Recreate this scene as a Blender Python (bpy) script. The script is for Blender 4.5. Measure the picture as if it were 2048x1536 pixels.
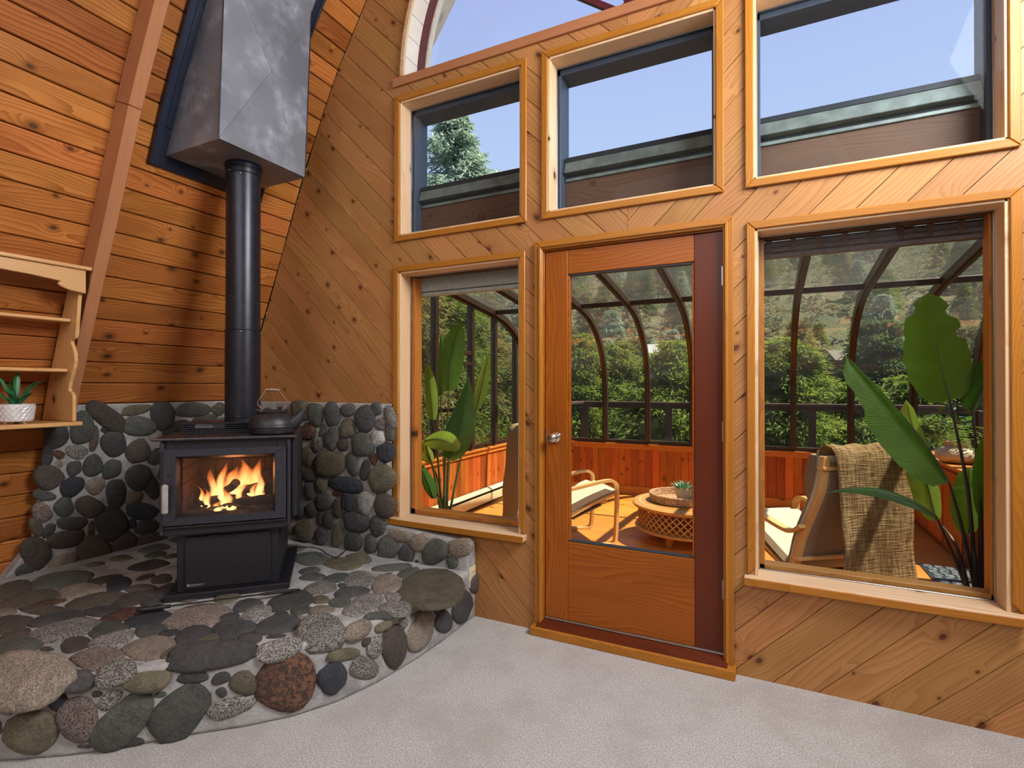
import bpy, bmesh, math, random
import numpy as np
from mathutils import Vector, Matrix
random.seed(7); rng = np.random.RandomState(11)
for o in list(bpy.data.objects): bpy.data.objects.remove(o)
SC = bpy.context.scene; COL = SC.collection
pi = math.pi
# ------------------------------------------------------------------ camera (level wide-angle, fitted to the room)
F, YAW, CY, CZ, PIT = 1036.24, 0.45332, -2.7773, 1.4118, 0.0055874
cam = bpy.data.cameras.new('camera'); cam.sensor_width = 36.0; cam.lens = 36.0*F/2048; cam.clip_end = 600; cam.clip_start = .02
camo = bpy.data.objects.new('camera', cam); COL.objects.link(camo)
camo.location = (0, CY, CZ); camo.rotation_euler = (pi/2+PIT, 0, YAW); SC.camera = camo
# ------------------------------------------------------------------ world, sun, added fill lamps, exposure
W = bpy.data.worlds.new('world'); SC.world = W; W.use_nodes = True
wn = W.node_tree.nodes; wl = W.node_tree.links; wn.clear()
tc = wn.new('ShaderNodeTexCoord'); sx = wn.new('ShaderNodeSeparateXYZ'); cr = wn.new('ShaderNodeValToRGB')
bg = wn.new('ShaderNodeBackground'); wo = wn.new('ShaderNodeOutputWorld')
wl.new(tc.outputs['Generated'], sx.inputs[0]); wl.new(sx.outputs['Z'], cr.inputs[0]); wl.new(cr.outputs[0], bg.inputs[0]); wl.new(bg.outputs[0], wo.inputs[0])
e = cr.color_ramp.elements
e[0].position = 0.0; e[0].color = (.60, .72, .86, 1)
e[1].position = 1.0; e[1].color = (.26, .37, .80, 1)
x = e.new(.30); x.color = (.50, .655, .93, 1)
x = e.new(.62); x.color = (.40, .49, .86, 1)
bg.inputs[1].default_value = SKY_STRENGTH = 1.12
SUN_DIR = Vector((.40, .06, .90)).normalized()          # towards the sun
sun = bpy.data.lights.new('sun', 'SUN'); sun.energy = 15; sun.angle = math.radians(.6); sun.color = (1, .93, .80)
suno = bpy.data.objects.new('sun', sun); COL.objects.link(suno); suno.rotation_euler = SUN_DIR.to_track_quat('Z', 'Y').to_euler(); suno.location = (5, 5, 12)
def area(name, loc, tgt, sx_, sy_, power, color):
    l = bpy.data.lights.new(name, 'AREA'); l.shape = 'RECTANGLE'; l.size = sx_; l.size_y = sy_; l.energy = power; l.color = color
    o = bpy.data.objects.new(name, l); COL.objects.link(o); o.location = loc
    o.rotation_euler = (Vector(tgt)-Vector(loc)).to_track_quat('-Z', 'Y').to_euler(); return o
# added rear fill lamp, standing in for assumed windows behind the camera
area('rear_fill_light', (-.2, -5.5, 3.6), (-1.0, -.6, .6), 4.2, 2.4, 125, (.93, .97, 1))
area('side_fill_light', (1.42, -1.15, 3.35), (-3.0, -1.5, 1.3), 1.5, 1.1, 175, (.97, .985, 1))   # added fill lamp brightening the room from the right slope
SC.view_settings.view_transform = 'Standard'; SC.view_settings.look = 'None'; SC.view_settings.gamma = 1; SC.view_settings.use_curve_mapping = False
SC.view_settings.exposure = 0.0
SC.cycles.use_denoising = True; SC.cycles.max_bounces = 8; SC.cycles.transparent_max_bounces = 24; SC.cycles.sample_clamp_indirect = 6
SC.cycles.caustics_reflective = False; SC.cycles.caustics_refractive = False; SC.cycles.transmission_bounces = 4; SC.cycles.diffuse_bounces = 5

# ------------------------------------------------------------------ measuring helpers: photograph pixel -> point on a real surface
_fw = Vector((-math.sin(YAW)*math.cos(PIT), math.cos(YAW)*math.cos(PIT), math.sin(PIT)))
_rt = Vector((math.cos(YAW), math.sin(YAW), 0)); _up = _rt.cross(_fw); CAM = Vector((0, CY, CZ))
def ray(px, py): return _fw + _rt*((px-1024)/F) - _up*((py-768)/F)
def at(px, py, x=None, y=None, z=None, n=None, p0=None):
    d = ray(px, py)
    if x is not None: t = (x-CAM.x)/d.x
    elif y is not None: t = (y-CAM.y)/d.y
    elif z is not None: t = (z-CAM.z)/d.z
    else: t = Vector(n).dot(Vector(p0)-CAM)/Vector(n).dot(d)
    return CAM + d*t
PZ = [0.0, 0.9, 1.4, 1.856, 2.084, 2.399, 2.67, 3.008, 3.607, 3.713, 3.933, 4.096, 4.5, 5.0, 5.5, 6.05]
PX = [-4.10, -3.87, -3.715, -3.534, -3.439, -3.308, -3.202, -3.068, -2.776, -2.715, -2.576, -2.472, -2.19, -1.80, -1.33, -.66]
def arch_x(z): return float(np.interp(z, PZ, PX))
def hit_arch(px, py, off):
    d = ray(px, py); lo = None
    for i in range(200, 2400):
        p = CAM + d*(i*.004)
        if p.x <= arch_x(p.z)+off: return p
    return None

# ------------------------------------------------------------------ object helpers
def tag(o, label=None, cat=None, group=None, kind=None):
    if label: o['label'] = label
    if cat: o['category'] = cat
    if group: o['group'] = group
    if kind: o['kind'] = kind
    return o
def empty(name, loc=(0, 0, 0), rz=0, label=None, cat=None, group=None, kind=None):
    o = bpy.data.objects.new(name, None); o.empty_display_size = .05; COL.objects.link(o); o.location = loc; o.rotation_euler = (0, 0, rz)
    return tag(o, label, cat, group, kind)
def obj(name, me, m=None, parent=None, loc=None, rot=None, mw=None):
    o = bpy.data.objects.new(name, me); COL.objects.link(o)
    if m is not None and not me.materials: me.materials.append(m)
    if parent is not None: o.parent = parent
    if mw is not None: o.matrix_basis = mw
    else:
        if loc is not None: o.location = loc
        if rot is not None: o.rotation_euler = rot
    return o
class MB:
    """collects vertices and faces of one mesh"""
    def __init__(s): s.v = []; s.f = []
    def add(s, vs, fs):
        n = len(s.v); s.v += [tuple(q) for q in vs]; s.f += [tuple(i+n for i in f) for f in fs]; return s
    def box(s, x0, x1, y0, y1, z0, z1):
        x0, x1 = sorted((x0, x1)); y0, y1 = sorted((y0, y1)); z0, z1 = sorted((z0, z1))
        return s.add([(x0,y0,z0),(x1,y0,z0),(x1,y1,z0),(x0,y1,z0),(x0,y0,z1),(x1,y0,z1),(x1,y1,z1),(x0,y1,z1)],
                     [(0,3,2,1),(4,5,6,7),(0,1,5,4),(1,2,6,5),(2,3,7,6),(3,0,4,7)])
    def prism(s, poly, f0, f1):
        """poly: list of 2D points; f0/f1 map a 2D point to 3D for the two caps"""
        n = len(poly); vs = [f0(p) for p in poly]+[f1(p) for p in poly]
        return s.add(vs, [tuple(reversed(range(n))), tuple(range(n, 2*n))]+[(i, (i+1) % n, n+(i+1) % n, n+i) for i in range(n)])
    def lathe(s, prof, seg=24, c=(0, 0, 0), cap=True):
        n0 = len(prof); vs = []; fs = []
        for r, z in prof:
            for k in range(seg):
                a = 2*pi*k/seg; vs.append((c[0]+r*math.cos(a), c[1]+r*math.sin(a), c[2]+z))
        for i in range(n0-1):
            for k in range(seg):
                k2 = (k+1) % seg; fs.append((i*seg+k, i*seg+k2, (i+1)*seg+k2, (i+1)*seg+k))
        if cap: fs.append(tuple(reversed(range(seg)))); fs.append(tuple(range((n0-1)*seg, n0*seg)))
        return s.add(vs, fs)
    def tube(s, pts, r, seg=8, cap=True, closed=False):
        pts = [Vector(p) for p in pts]; n = len(pts); rr = r if hasattr(r, '__len__') else [r]*n
        vs = []; prev = None
        for i, p in enumerate(pts):
            a = pts[i-1] if (i > 0 or closed) else p; b = pts[(i+1) % n] if (i < n-1 or closed) else p
            t = (b-a).normalized()
            if prev is None:
                u = t.orthogonal().normalized()
            else:
                u = (prev-t*prev.dot(t)); u = u.normalized() if u.length > 1e-6 else t.orthogonal().normalized()
            prev = u; w = t.cross(u)
            for k in range(seg):
                a_ = 2*pi*k/seg; vs.append(p+(u*math.cos(a_)+w*math.sin(a_))*rr[i])
        fs = [(i*seg+k, i*seg+(k+1) % seg, ((i+1) % n)*seg+(k+1) % seg, ((i+1) % n)*seg+k) for i in range(n if closed else n-1) for k in range(seg)]
        if cap and not closed: fs += [tuple(reversed(range(seg))), tuple(range((n-1)*seg, n*seg))]
        return s.add(vs, fs)
    def strip(s, pts, side, w, th, nrm=None):
        """flat bar swept along pts; side = width direction, th along the local normal"""
        pts = [Vector(p) for p in pts]; side = Vector(side).normalized(); n = len(pts); vs = []
        for i, p in enumerate(pts):
            t = (pts[min(i+1, n-1)]-pts[max(i-1, 0)]).normalized(); q = t.cross(side).normalized()
            for a, b in ((-1, -1), (1, -1), (1, 1), (-1, 1)): vs.append(p+side*(a*w/2)+q*(b*th/2))
        fs = [(i*4+k, i*4+(k+1) % 4, (i+1)*4+(k+1) % 4, (i+1)*4+k) for i in range(n-1) for k in range(4)]
        fs += [(3, 2, 1, 0), tuple((n-1)*4+k for k in range(4))]
        return s.add(vs, fs)
    def mesh(s, name='m', smooth=False, bevel=0, seg=1, angle=35):
        me = bpy.data.meshes.new(name); me.from_pydata(s.v, [], s.f)
        bm = bmesh.new(); bm.from_mesh(me)
        bmesh.ops.recalc_face_normals(bm, faces=bm.faces)
        if bevel:
            bmesh.ops.remove_doubles(bm, verts=bm.verts, dist=1e-6)
            es = [e_ for e_ in bm.edges if len(e_.link_faces) == 2 and e_.calc_face_angle(0) > math.radians(angle)]
            bmesh.ops.bevel(bm, geom=es, offset=bevel, segments=seg, profile=.6, affect='EDGES', clamp_overlap=True)
        bm.to_mesh(me); bm.free()
        if smooth:
            for p in me.polygons: p.use_smooth = True
            if hasattr(me, 'set_sharp_from_angle'): me.set_sharp_from_angle(angle=math.radians(40))
        me.update(); return me
def boxo(name, x0, x1, y0, y1, z0, z1, m, parent=None, bevel=.003, **k):
    """a box whose object origin sits at its centre, so wood grain follows it"""
    c = ((x0+x1)/2, (y0+y1)/2, (z0+z1)/2)
    return obj(name, MB().box(x0-c[0], x1-c[0], y0-c[1], y1-c[1], z0-c[2], z1-c[2]).mesh(name, bevel=bevel, **k), m, parent, loc=c)
def board(name, L, Wd, T, m, parent, mw, bevel=.002):
    """board with its grain along local x"""
    return obj(name, MB().box(-L/2, L/2, -Wd/2, Wd/2, -T/2, T/2).mesh(name, bevel=bevel), m, parent, mw=mw)
def frame_mw(o, xa, ya):
    xa = Vector(xa).normalized(); ya = Vector(ya).normalized(); za = xa.cross(ya).normalized(); ya = za.cross(xa)
    M = Matrix.Identity(4)
    for i in range(3): M[i][0] = xa[i]; M[i][1] = ya[i]; M[i][2] = za[i]; M[i][3] = o[i]
    return M
def lboard(name, x0, x1, y0, y1, z0, z1, m, parent, bevel=.002):
    """axis-aligned board, grain (local x) along its longest side"""
    d = [x1-x0, y1-y0, z1-z0]; c = ((x0+x1)/2, (y0+y1)/2, (z0+z1)/2); a = max(range(3), key=lambda i: d[i])
    r = [i for i in range(3) if i != a]; w = max(r, key=lambda i: d[i]); t = [i for i in r if i != w][0]
    ax = [(1,0,0),(0,1,0),(0,0,1)]
    return board(name, d[a], d[w], d[t], m, parent, frame_mw(c, ax[a], ax[w]), bevel)

# ------------------------------------------------------------------ materials
class NT:
    def __init__(s, name):
        s.m = bpy.data.materials.new(name); s.m.use_nodes = True; s.t = s.m.node_tree; s.n = s.t.nodes; s.n.clear()
        s.out = s.n.new('ShaderNodeOutputMaterial')
    def new(s, ty, **k):
        n = s.n.new(ty)
        for a, b in k.items(): setattr(n, a, b)
        return n
    def set(s, sock, v):
        if hasattr(v, 'is_output') or isinstance(v, bpy.types.NodeSocket): s.t.links.new(v, sock)
        elif isinstance(v, (tuple, list)) and len(v) == 3 and sock.type == 'RGBA': sock.default_value = (*v, 1)
        else: sock.default_value = v
    def math(s, op, a, b=0.0, c=None, clamp=False):
        n = s.new('ShaderNodeMath', operation=op, use_clamp=clamp); s.set(n.inputs[0], a); s.set(n.inputs[1], b)
        if c is not None: s.set(n.inputs[2], c)
        return n.outputs[0]
    def vmul(s, v, k):
        n = s.new('ShaderNodeVectorMath', operation='MULTIPLY'); s.set(n.inputs[0], v); s.set(n.inputs[1], k); return n.outputs[0]
    def vadd(s, v, k):
        n = s.new('ShaderNodeVectorMath', operation='ADD'); s.set(n.inputs[0], v); s.set(n.inputs[1], k); return n.outputs[0]
    def noise(s, v, scale, detail=3, rough=.5, col=False):
        n = s.new('ShaderNodeTexNoise'); s.set(n.inputs['Vector'], v); n.inputs['Scale'].default_value = scale; n.inputs['Detail'].default_value = detail; n.inputs['Roughness'].default_value = rough
        return n.outputs['Color' if col else 'Fac']
    def mix(s, f, a, b, mode='MIX'):
        n = s.new('ShaderNodeMix', data_type='RGBA', blend_type=mode); s.set(n.inputs[0], f); s.set(n.inputs[6], a); s.set(n.inputs[7], b); return n.outputs[2]
    def smooth(s, v, a, b, lo=0.0, hi=1.0):
        n = s.new('ShaderNodeMapRange', interpolation_type='SMOOTHSTEP'); s.set(n.inputs[0], v)
        for i, q in enumerate((a, b, lo, hi)): n.inputs[i+1].default_value = q
        return n.outputs[0]
    def coords(s, rnd=(13.7, 5.3, 9.1)):
        tc_ = s.new('ShaderNodeTexCoord'); oi = s.new('ShaderNodeObjectInfo'); s.rand = oi.outputs['Random']
        cb = s.new('ShaderNodeCombineXYZ')
        for i in range(3): s.set(cb.inputs[i], s.math('MULTIPLY', s.rand, rnd[i]*7))
        return s.vadd(tc_.outputs['Object'], cb.outputs[0])
    def bsdf(s, color, rough=.5, metal=0.0, bump=None, bstr=.3, bdist=.01, spec=.5, coat=0, sheen=0, trans=None):
        p = s.new('ShaderNodeBsdfPrincipled'); s.set(p.inputs['Base Color'], color); s.set(p.inputs['Roughness'], rough); s.set(p.inputs['Metallic'], metal)
        p.inputs['Specular IOR Level'].default_value = spec
        if coat: p.inputs['Coat Weight'].default_value = coat; p.inputs['Coat Roughness'].default_value = .18
        if sheen: p.inputs['Sheen Weight'].default_value = sheen
        if bump is not None:
            b = s.new('ShaderNodeBump'); b.inputs['Strength'].default_value = bstr; b.inputs['Distance'].default_value = bdist; s.set(b.inputs['Height'], bump); s.t.links.new(b.outputs[0], p.inputs['Normal'])
        sh = p.outputs[0]
        if trans is not None:
            tr = s.new('ShaderNodeBsdfTranslucent'); s.set(tr.inputs[0], trans[0]); mx = s.new('ShaderNodeMixShader'); mx.inputs[0].default_value = trans[1]
            s.t.links.new(sh, mx.inputs[1]); s.t.links.new(tr.outputs[0], mx.inputs[2]); sh = mx.outputs[0]
        s.t.links.new(sh, s.out.inputs[0]); return s.m
def plain(name, col, rough=.5, metal=0.0, var=.06, scale=30, bstr=.15, bdist=.002, spec=.5, coat=0, sheen=0, trans=None):
    t = NT(name); c = t.coords(); n = t.noise(c, scale, 4)
    dark = tuple(max(0, q*(1-3*var)) for q in col); return t.bsdf(t.mix(t.smooth(n, .3, .7), dark, col), rough, metal, n, bstr, bdist, spec, coat, sheen, trans)
def wood(name, c1, c2, knot=(.05, .022, .01), knots=.45, rough=.45, ring=26, vary=.16, hue=0.0, coat=.04, grain=1.0, ksize=.075):
    """boards: grain along local x, width along local y"""
    t = NT(name); c = t.coords(); sp = t.new('ShaderNodeSeparateXYZ'); t.set(sp.inputs[0], c)
    # knots: sparse cells
    vo = t.new('ShaderNodeTexVoronoi', feature='F1', voronoi_dimensions='2D'); t.set(vo.inputs['Vector'], t.vmul(c, (5.2, 7.5, 3.0))); vo.inputs['Scale'].default_value = 1; vo.inputs['Randomness'].default_value = .95
    dist = vo.outputs['Distance']; sc_ = t.new('ShaderNodeSeparateXYZ'); t.set(sc_.inputs[0], vo.outputs['Color'])
    has = t.math('GREATER_THAN', sc_.outputs[0], 1-knots)
    size = t.math('MULTIPLY_ADD', sc_.outputs[1], ksize*1.3, ksize*.5)
    kd = t.math('DIVIDE', dist, size)                                  # <1 inside the knot
    infl = t.math('MULTIPLY', t.smooth(kd, 6.0, .6), has)
    low = t.noise(t.vmul(c, (.9, 5.0, 5.0)), 1.0, 2)
    wob = t.noise(t.vmul(c, (3.0, 30, 30)), 1.0, 3)
    ph = t.math('ADD', t.math('MULTIPLY', sp.outputs[1], ring*2.2), t.math('MULTIPLY', low, ring*.55))
    ph = t.math('ADD', ph, t.math('MULTIPLY', wob, .3)); ph = t.math('ADD', ph, t.math('MULTIPLY', infl, 1.9))
    sn = t.math('FRACT', ph); gr = t.math('POWER', sn, 2.2)
    st = t.noise(t.vmul(c, (4.0, 260, 260)), 1.0, 2)
    fac = t.math('MULTIPLY_ADD', gr, .62*grain, t.math('MULTIPLY', st, .42*grain), clamp=True)
    col = t.mix(fac, c1, c2)
    blot = t.noise(t.vmul(c, (2.2, 7, 7)), 1.0, 2)
    col = t.mix(t.smooth(blot, .42, .72, 0, .45), col, c2)
    halo = t.math('MULTIPLY', t.smooth(kd, 3.0, .9), has); col = t.mix(t.math('MULTIPLY', halo, .55), col, tuple(q*.55 for q in c2))
    kn = t.math('MULTIPLY', t.smooth(kd, 1.15, .75), has); krg = t.math('FRACT', t.math('MULTIPLY', kd, 3.2)); col = t.mix(kn, col, t.mix(krg, knot, tuple(min(1, q*2.2) for q in knot)))
    hs = t.new('ShaderNodeHueSaturation'); hs.inputs['Hue'].default_value = .5
    t.set(hs.inputs['Value'], t.math('MULTIPLY_ADD', t.rand, 2*vary, 1-vary)); t.set(hs.inputs['Hue'], t.math('MULTIPLY_ADD', t.math('FRACT', t.math('MULTIPLY', t.rand, 17.3)), hue, .5-hue/2)); t.set(hs.inputs['Color'], col)
    return t.bsdf(hs.outputs[0], rough, 0, t.math('ADD', t.math('MULTIPLY', gr, .3), st), .18, .0012, coat=coat, spec=.24)

M = {}
M['cedar'] = wood('cedar_planks', (.52, .195, .050), (.20, .054, .010), knots=.33, rough=.34, vary=.24, hue=.012, ksize=.062)
M['pine'] = wood('pine_planks', (.47, .235, .085), (.30, .125, .036), knot=(.065, .022, .010), knots=.42, rough=.42, vary=.13, hue=.012, ksize=.062, grain=1.0, ring=20)
M['pine_trim'] = wood('amber_fir_trim', (.43, .175, .024), (.30, .11, .013), knots=.0, rough=.35, ring=34, vary=.07)
M['jamb'] = wood('pale_pine_jamb', (.74, .55, .36), (.58, .36, .18), knots=.12, rough=.4, ring=20, vary=.05)
M['door'] = wood('door_fir', (.36, .102, .008), (.20, .046, .003), knots=.0, rough=.36, ring=24, vary=.03, coat=.06)
M['door_dark'] = wood('door_hinge_stile', (.125, .024, .007), (.075, .014, .005), knots=.0, rough=.38, ring=40, vary=.04, coat=.06)
M['beam'] = wood('painted_fir_beam', (.42, .185, .085), (.34, .14, .06), knots=.0, rough=.5, ring=16, vary=.03, grain=.55)
M['shelfwood'] = wood('maple_shelf', (.66, .39, .165), (.52, .27, .10), knots=.08, rough=.33, ring=22, vary=.06, coat=.25)
M['deckwood'] = wood('sunroom_floor_fir', (.66, .275, .050), (.42, .145, .024), knots=.05, rough=.36, ring=22, vary=.10, coat=.1)
M['wainscot'] = wood('cedar_wainscot', (.54, .155, .030), (.24, .052, .011), knots=.33, rough=.4, vary=.40, hue=.02, ksize=.05)
M['orange_trim'] = wood('orange_cedar_trim', (.62, .245, .05), (.42, .14, .028), knots=.1, rough=.4, vary=.1)
M['bentwood'] = wood('birch_bentwood', (.66, .40, .16), (.55, .30, .10), knots=.0, rough=.35, ring=60, vary=.04, grain=.5)
M['mango'] = wood('carved_mango_wood', (.52, .27, .075), (.34, .14, .035), knots=.0, rough=.45, ring=20, vary=.05)
M['brownwood'] = wood('stained_board', (.13, .075, .045), (.075, .042, .028), knots=.2, rough=.6, vary=.1)
M['railwood'] = wood('dark_rail', (.11, .062, .045), (.06, .035, .028), knots=.0, rough=.6, vary=.1)
M['whiteplank'] = wood('whitewashed_planks', (.74, .70, .64), (.62, .55, .46), knot=(.3, .25, .25), knots=.2, rough=.5, vary=.05, grain=.5)
M['backing'] = plain('board_backing', (.045, .018, .008), .8)
M['plaster'] = plain('room_plaster', (.62, .50, .38), .8)
M['burgundy'] = plain('burgundy_paint', (.10, .018, .028), .35)
M['blueblack'] = plain('blue_black_sheet', (.012, .019, .042), .38, .2, coat=.1)
M['extframe'] = plain('exterior_slate_paint', (.055, .075, .115), .5)
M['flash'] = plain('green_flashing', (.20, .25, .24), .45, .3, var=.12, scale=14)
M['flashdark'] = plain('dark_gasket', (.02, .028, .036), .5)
M['bronze'] = plain('bronze_aluminium', (.060, .034, .022), .38, .25, var=.1, spec=.6)
M['stoveblk'] = plain('stove_black', (.020, .020, .027), .42, .35, var=.1, scale=60, spec=.6)
M['stovegrey'] = plain('stove_door_charcoal', (.040, .042, .055), .40, .4, var=.08, scale=60)
M['stoveedge'] = plain('stove_worn_edge', (.065, .055, .06), .36, .6, var=.15, scale=25)
M['pipe'] = plain('flue_pipe_black', (.024, .026, .036), .33, .45, var=.08, scale=20)
M['chrome'] = plain('chrome', (.78, .74, .68), .12, 1.0, var=.02)
M['steel'] = plain('brushed_steel', (.45, .44, .43), .3, 1.0, var=.05)
M['pewter'] = plain('pewter_handle', (.40, .38, .35), .5, .25)
M['iron'] = plain('cast_iron', (.045, .045, .05), .45, .5, var=.15, scale=80, bstr=.3)
M['rubber'] = plain('black_rubber', (.012, .012, .013), .5)
M['whitepaint'] = plain('white_enamel', (.72, .68, .58), .35)
M['cream'] = plain('cream_enamel', (.68, .61, .40), .35)
M['ceramic'] = plain('white_ceramic', (.66, .65, .64), .3, coat=.3)
M['terra'] = plain('cream_stoneware', (.62, .48, .33), .5, var=.1, scale=8)
M['soil'] = plain('potting_soil', (.03, .02, .013), .9)
M['cushion'] = plain('cream_canvas', (.62, .56, .42), .85, var=.08, scale=160, bstr=.3)
M['cushionside'] = plain('taupe_canvas', (.27, .205, .14), .85, var=.1, scale=160, bstr=.3)
M['bookgreen'] = plain('green_cloth_cover', (.022, .095, .065), .6)
M['paper'] = plain('paper', (.75, .72, .62), .8)
M['slat_mat'] = plain('grey_doormat', (.16, .20, .24), .7, var=.3, scale=40)
M['badge'] = plain('silver_badge', (.50, .52, .56), .4, .5)
M['siding'] = plain('white_siding', (.28, .29, .30), .6)
M['roofshingle'] = plain('tan_roof', (.13, .115, .085), .8, var=.15)
M['darkglass'] = plain('dark_window', (.03, .04, .05), .1)
M['bark'] = plain('conifer_bark', (.10, .065, .045), .9, var=.2, scale=12, bstr=.6, bdist=.02)
M['firebrick'] = plain('firebrick', (.10, .055, .045), .85, var=.2)
M['log'] = plain('charred_log', (.028, .022, .02), .9, var=.3, scale=25, bstr=.7, bdist=.01)
M['ash'] = plain('ash_bed', (.10, .07, .06), .95, var=.3, scale=40)
M['blindwhite'] = plain('pale_roller_blind', (.42, .46, .42), .6)

def mk_mortar():
    t = NT('mortar'); c = t.coords((0, 0, 0)); n = t.noise(c, 9, 6, .65); n2 = t.noise(c, 90, 4)
    return t.bsdf(t.mix(t.smooth(n, .3, .7), (.21, .21, .205), (.40, .395, .385)), .9, 0, t.math('ADD', n, t.math('MULTIPLY', n2, .4)), .6, .012)
M['mortar'] = mk_mortar()
def stone(name, base, speck=None, amt=.0, sc=260, vein=0, rough=.62, mott=None):
    t = NT(name); c = t.coords(); n = t.noise(c, 12, 5, .6); n2 = t.noise(c, 55, 5, .7)
    mott = mott or tuple(q*.55 for q in base)
    col = t.mix(t.smooth(n, .35, .68), mott, base); col = t.mix(t.smooth(n2, .4, .75, 0, .5), col, tuple(min(1, q*1.5) for q in base))
    n4 = t.noise(c, 210, 3, .8); col = t.mix(t.smooth(n4, .50, .66, 0, .45), col, tuple(min(1, q*2.1) for q in base)); col = t.mix(t.smooth(n4, .46, .34, 0, .5), col, tuple(q*.4 for q in base))
    if speck: col = t.mix(t.smooth(t.noise(c, sc, 2, .8), .5-amt, .56-amt*.6), col, speck)
    if vein:
        w = t.new('ShaderNodeTexWave', wave_type='BANDS'); t.set(w.inputs['Vector'], c); w.inputs['Scale'].default_value = 9; w.inputs['Distortion'].default_value = 9; w.inputs['Detail'].default_value = 3
        col = t.mix(t.smooth(w.outputs['Fac'], .8, .98, 0, vein), col, tuple(min(1, q*2.6) for q in base))
    hs = t.new('ShaderNodeHueSaturation'); t.set(hs.inputs['Value'], t.math('MULTIPLY_ADD', t.rand, .5, .75)); t.set(hs.inputs['Color'], col)
    return t.bsdf(hs.outputs[0], rough, 0, t.math('ADD', t.math('ADD', n2, t.math('MULTIPLY', n4, .35)), t.math('MULTIPLY', n, .9)), .85, .016)
ST = {'g': stone('stone_green_grey', (.092, .098, .084), vein=.05), 'd': stone('stone_dark_grey', (.066, .066, .066)), 'k': stone('stone_blue_black', (.035, .040, .052), rough=.5),
      'b': stone('stone_brown', (.115, .097, .076), speck=(.05, .035, .03), amt=.02), 'l': stone('stone_granite', (.33, .31, .285), speck=(.045, .043, .042), amt=.01, sc=150),
      'p': stone('stone_pink_granite', (.31, .245, .215), speck=(.075, .055, .05), amt=.01, sc=170), 't': stone('stone_tan', (.34, .285, .225), speck=(.13, .10, .07), amt=-.02, sc=200),
      'o': stone('stone_olive', (.128, .115, .074), mott=(.07, .06, .035)), 'r': stone('stone_rust', (.16, .070, .035), vein=.05, speck=(.045, .026, .02), amt=.03, sc=45, mott=(.06, .032, .024)), 'w': stone('stone_pale', (.46, .45, .42), speck=(.22, .21, .2), amt=-.04)}
def mk_carpet():
    t = NT('carpet_pile'); c = t.coords((0, 0, 0)); n = t.noise(c, 150, 4, .9); n2 = t.noise(c, 2.6, 6, .7); n3 = t.noise(c, 60, 4, .7)
    col = t.mix(t.smooth(n, .40, .60), (.47, .45, .435), (.97, .945, .92)); col = t.mix(t.smooth(n2, .42, .66, 0, .5), col, (.52, .48, .45))
    return t.bsdf(col, .95, 0, t.math('ADD', n, n3), .9, .012, spec=.1, sheen=.1)
M['carpet'] = mk_carpet()
def mk_chase():
    t = NT('chase_sheet_metal'); c = t.coords((0, 0, 0)); n = t.noise(c, 5.5, 3, .45); n2 = t.noise(c, 18, 4, .6); n3 = t.noise(c, 120, 2)
    f = t.math('MULTIPLY', t.smooth(n, .45, .80), t.smooth(n2, .25, .75)); f = t.math('ADD', f, t.smooth(t.noise(c, 1.6, 2), .35, .7, 0, .25), clamp=True)
    return t.bsdf(t.mix(f, (.15, .162, .19), (.40, .43, .49)), .46, .25, n3, .1, .001)
M['chase'] = mk_chase()
def glass(name, tint=(.96, .98, .97), veil=0.0, refl=.5, veil_col=(.5, .52, .5)):
    t = NT(name); tr = t.new('ShaderNodeBsdfTransparent'); tr.inputs[0].default_value = (*tint, 1)
    gl = t.new('ShaderNodeBsdfGlossy'); gl.inputs['Roughness'].default_value = .015
    fr = t.new('ShaderNodeFresnel'); fr.inputs[0].default_value = 1.45
    sh = tr.outputs[0]
    if veil:  # milky layer added to imitate haze and reflections over the glass
        df = t.new('ShaderNodeBsdfDiffuse'); df.inputs[0].default_value = (*veil_col, 1); tl = t.new('ShaderNodeBsdfTranslucent'); tl.inputs[0].default_value = (*veil_col, 1)
        m0 = t.new('ShaderNodeMixShader'); m0.inputs[0].default_value = .6; t.t.links.new(df.outputs[0], m0.inputs[1]); t.t.links.new(tl.outputs[0], m0.inputs[2])
        c = t.coords((0, 0, 0)); n = t.noise(t.vmul(c, (1.5, 1.5, 4)), 1.2, 4, .6)
        m1 = t.new('ShaderNodeMixShader'); t.set(m1.inputs[0], t.smooth(n, .25, .8, veil*.6, veil*1.5)); t.t.links.new(sh, m1.inputs[1]); t.t.links.new(m0.outputs[0], m1.inputs[2]); sh = m1.outputs[0]
    m2 = t.new('ShaderNodeMixShader'); t.set(m2.inputs[0], t.math('MULTIPLY', fr.outputs[0], refl)); t.t.links.new(sh, m2.inputs[1]); t.t.links.new(gl.outputs[0], m2.inputs[2]); t.t.links.new(m2.outputs[0], t.out.inputs[0])
    return t.m
M['glass'] = glass('window_glass', (.95, .96, .96), .0, .06)
M['sunglass'] = glass('sunroom_glass', (.90, .88, .83), .025, .25)
M['roofglass'] = glass('sunroom_roof_glass', (.82, .80, .74), .05, .35)
M['stoveglass'] = glass('stove_glass', (.86, .80, .78), .02, .6)
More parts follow.
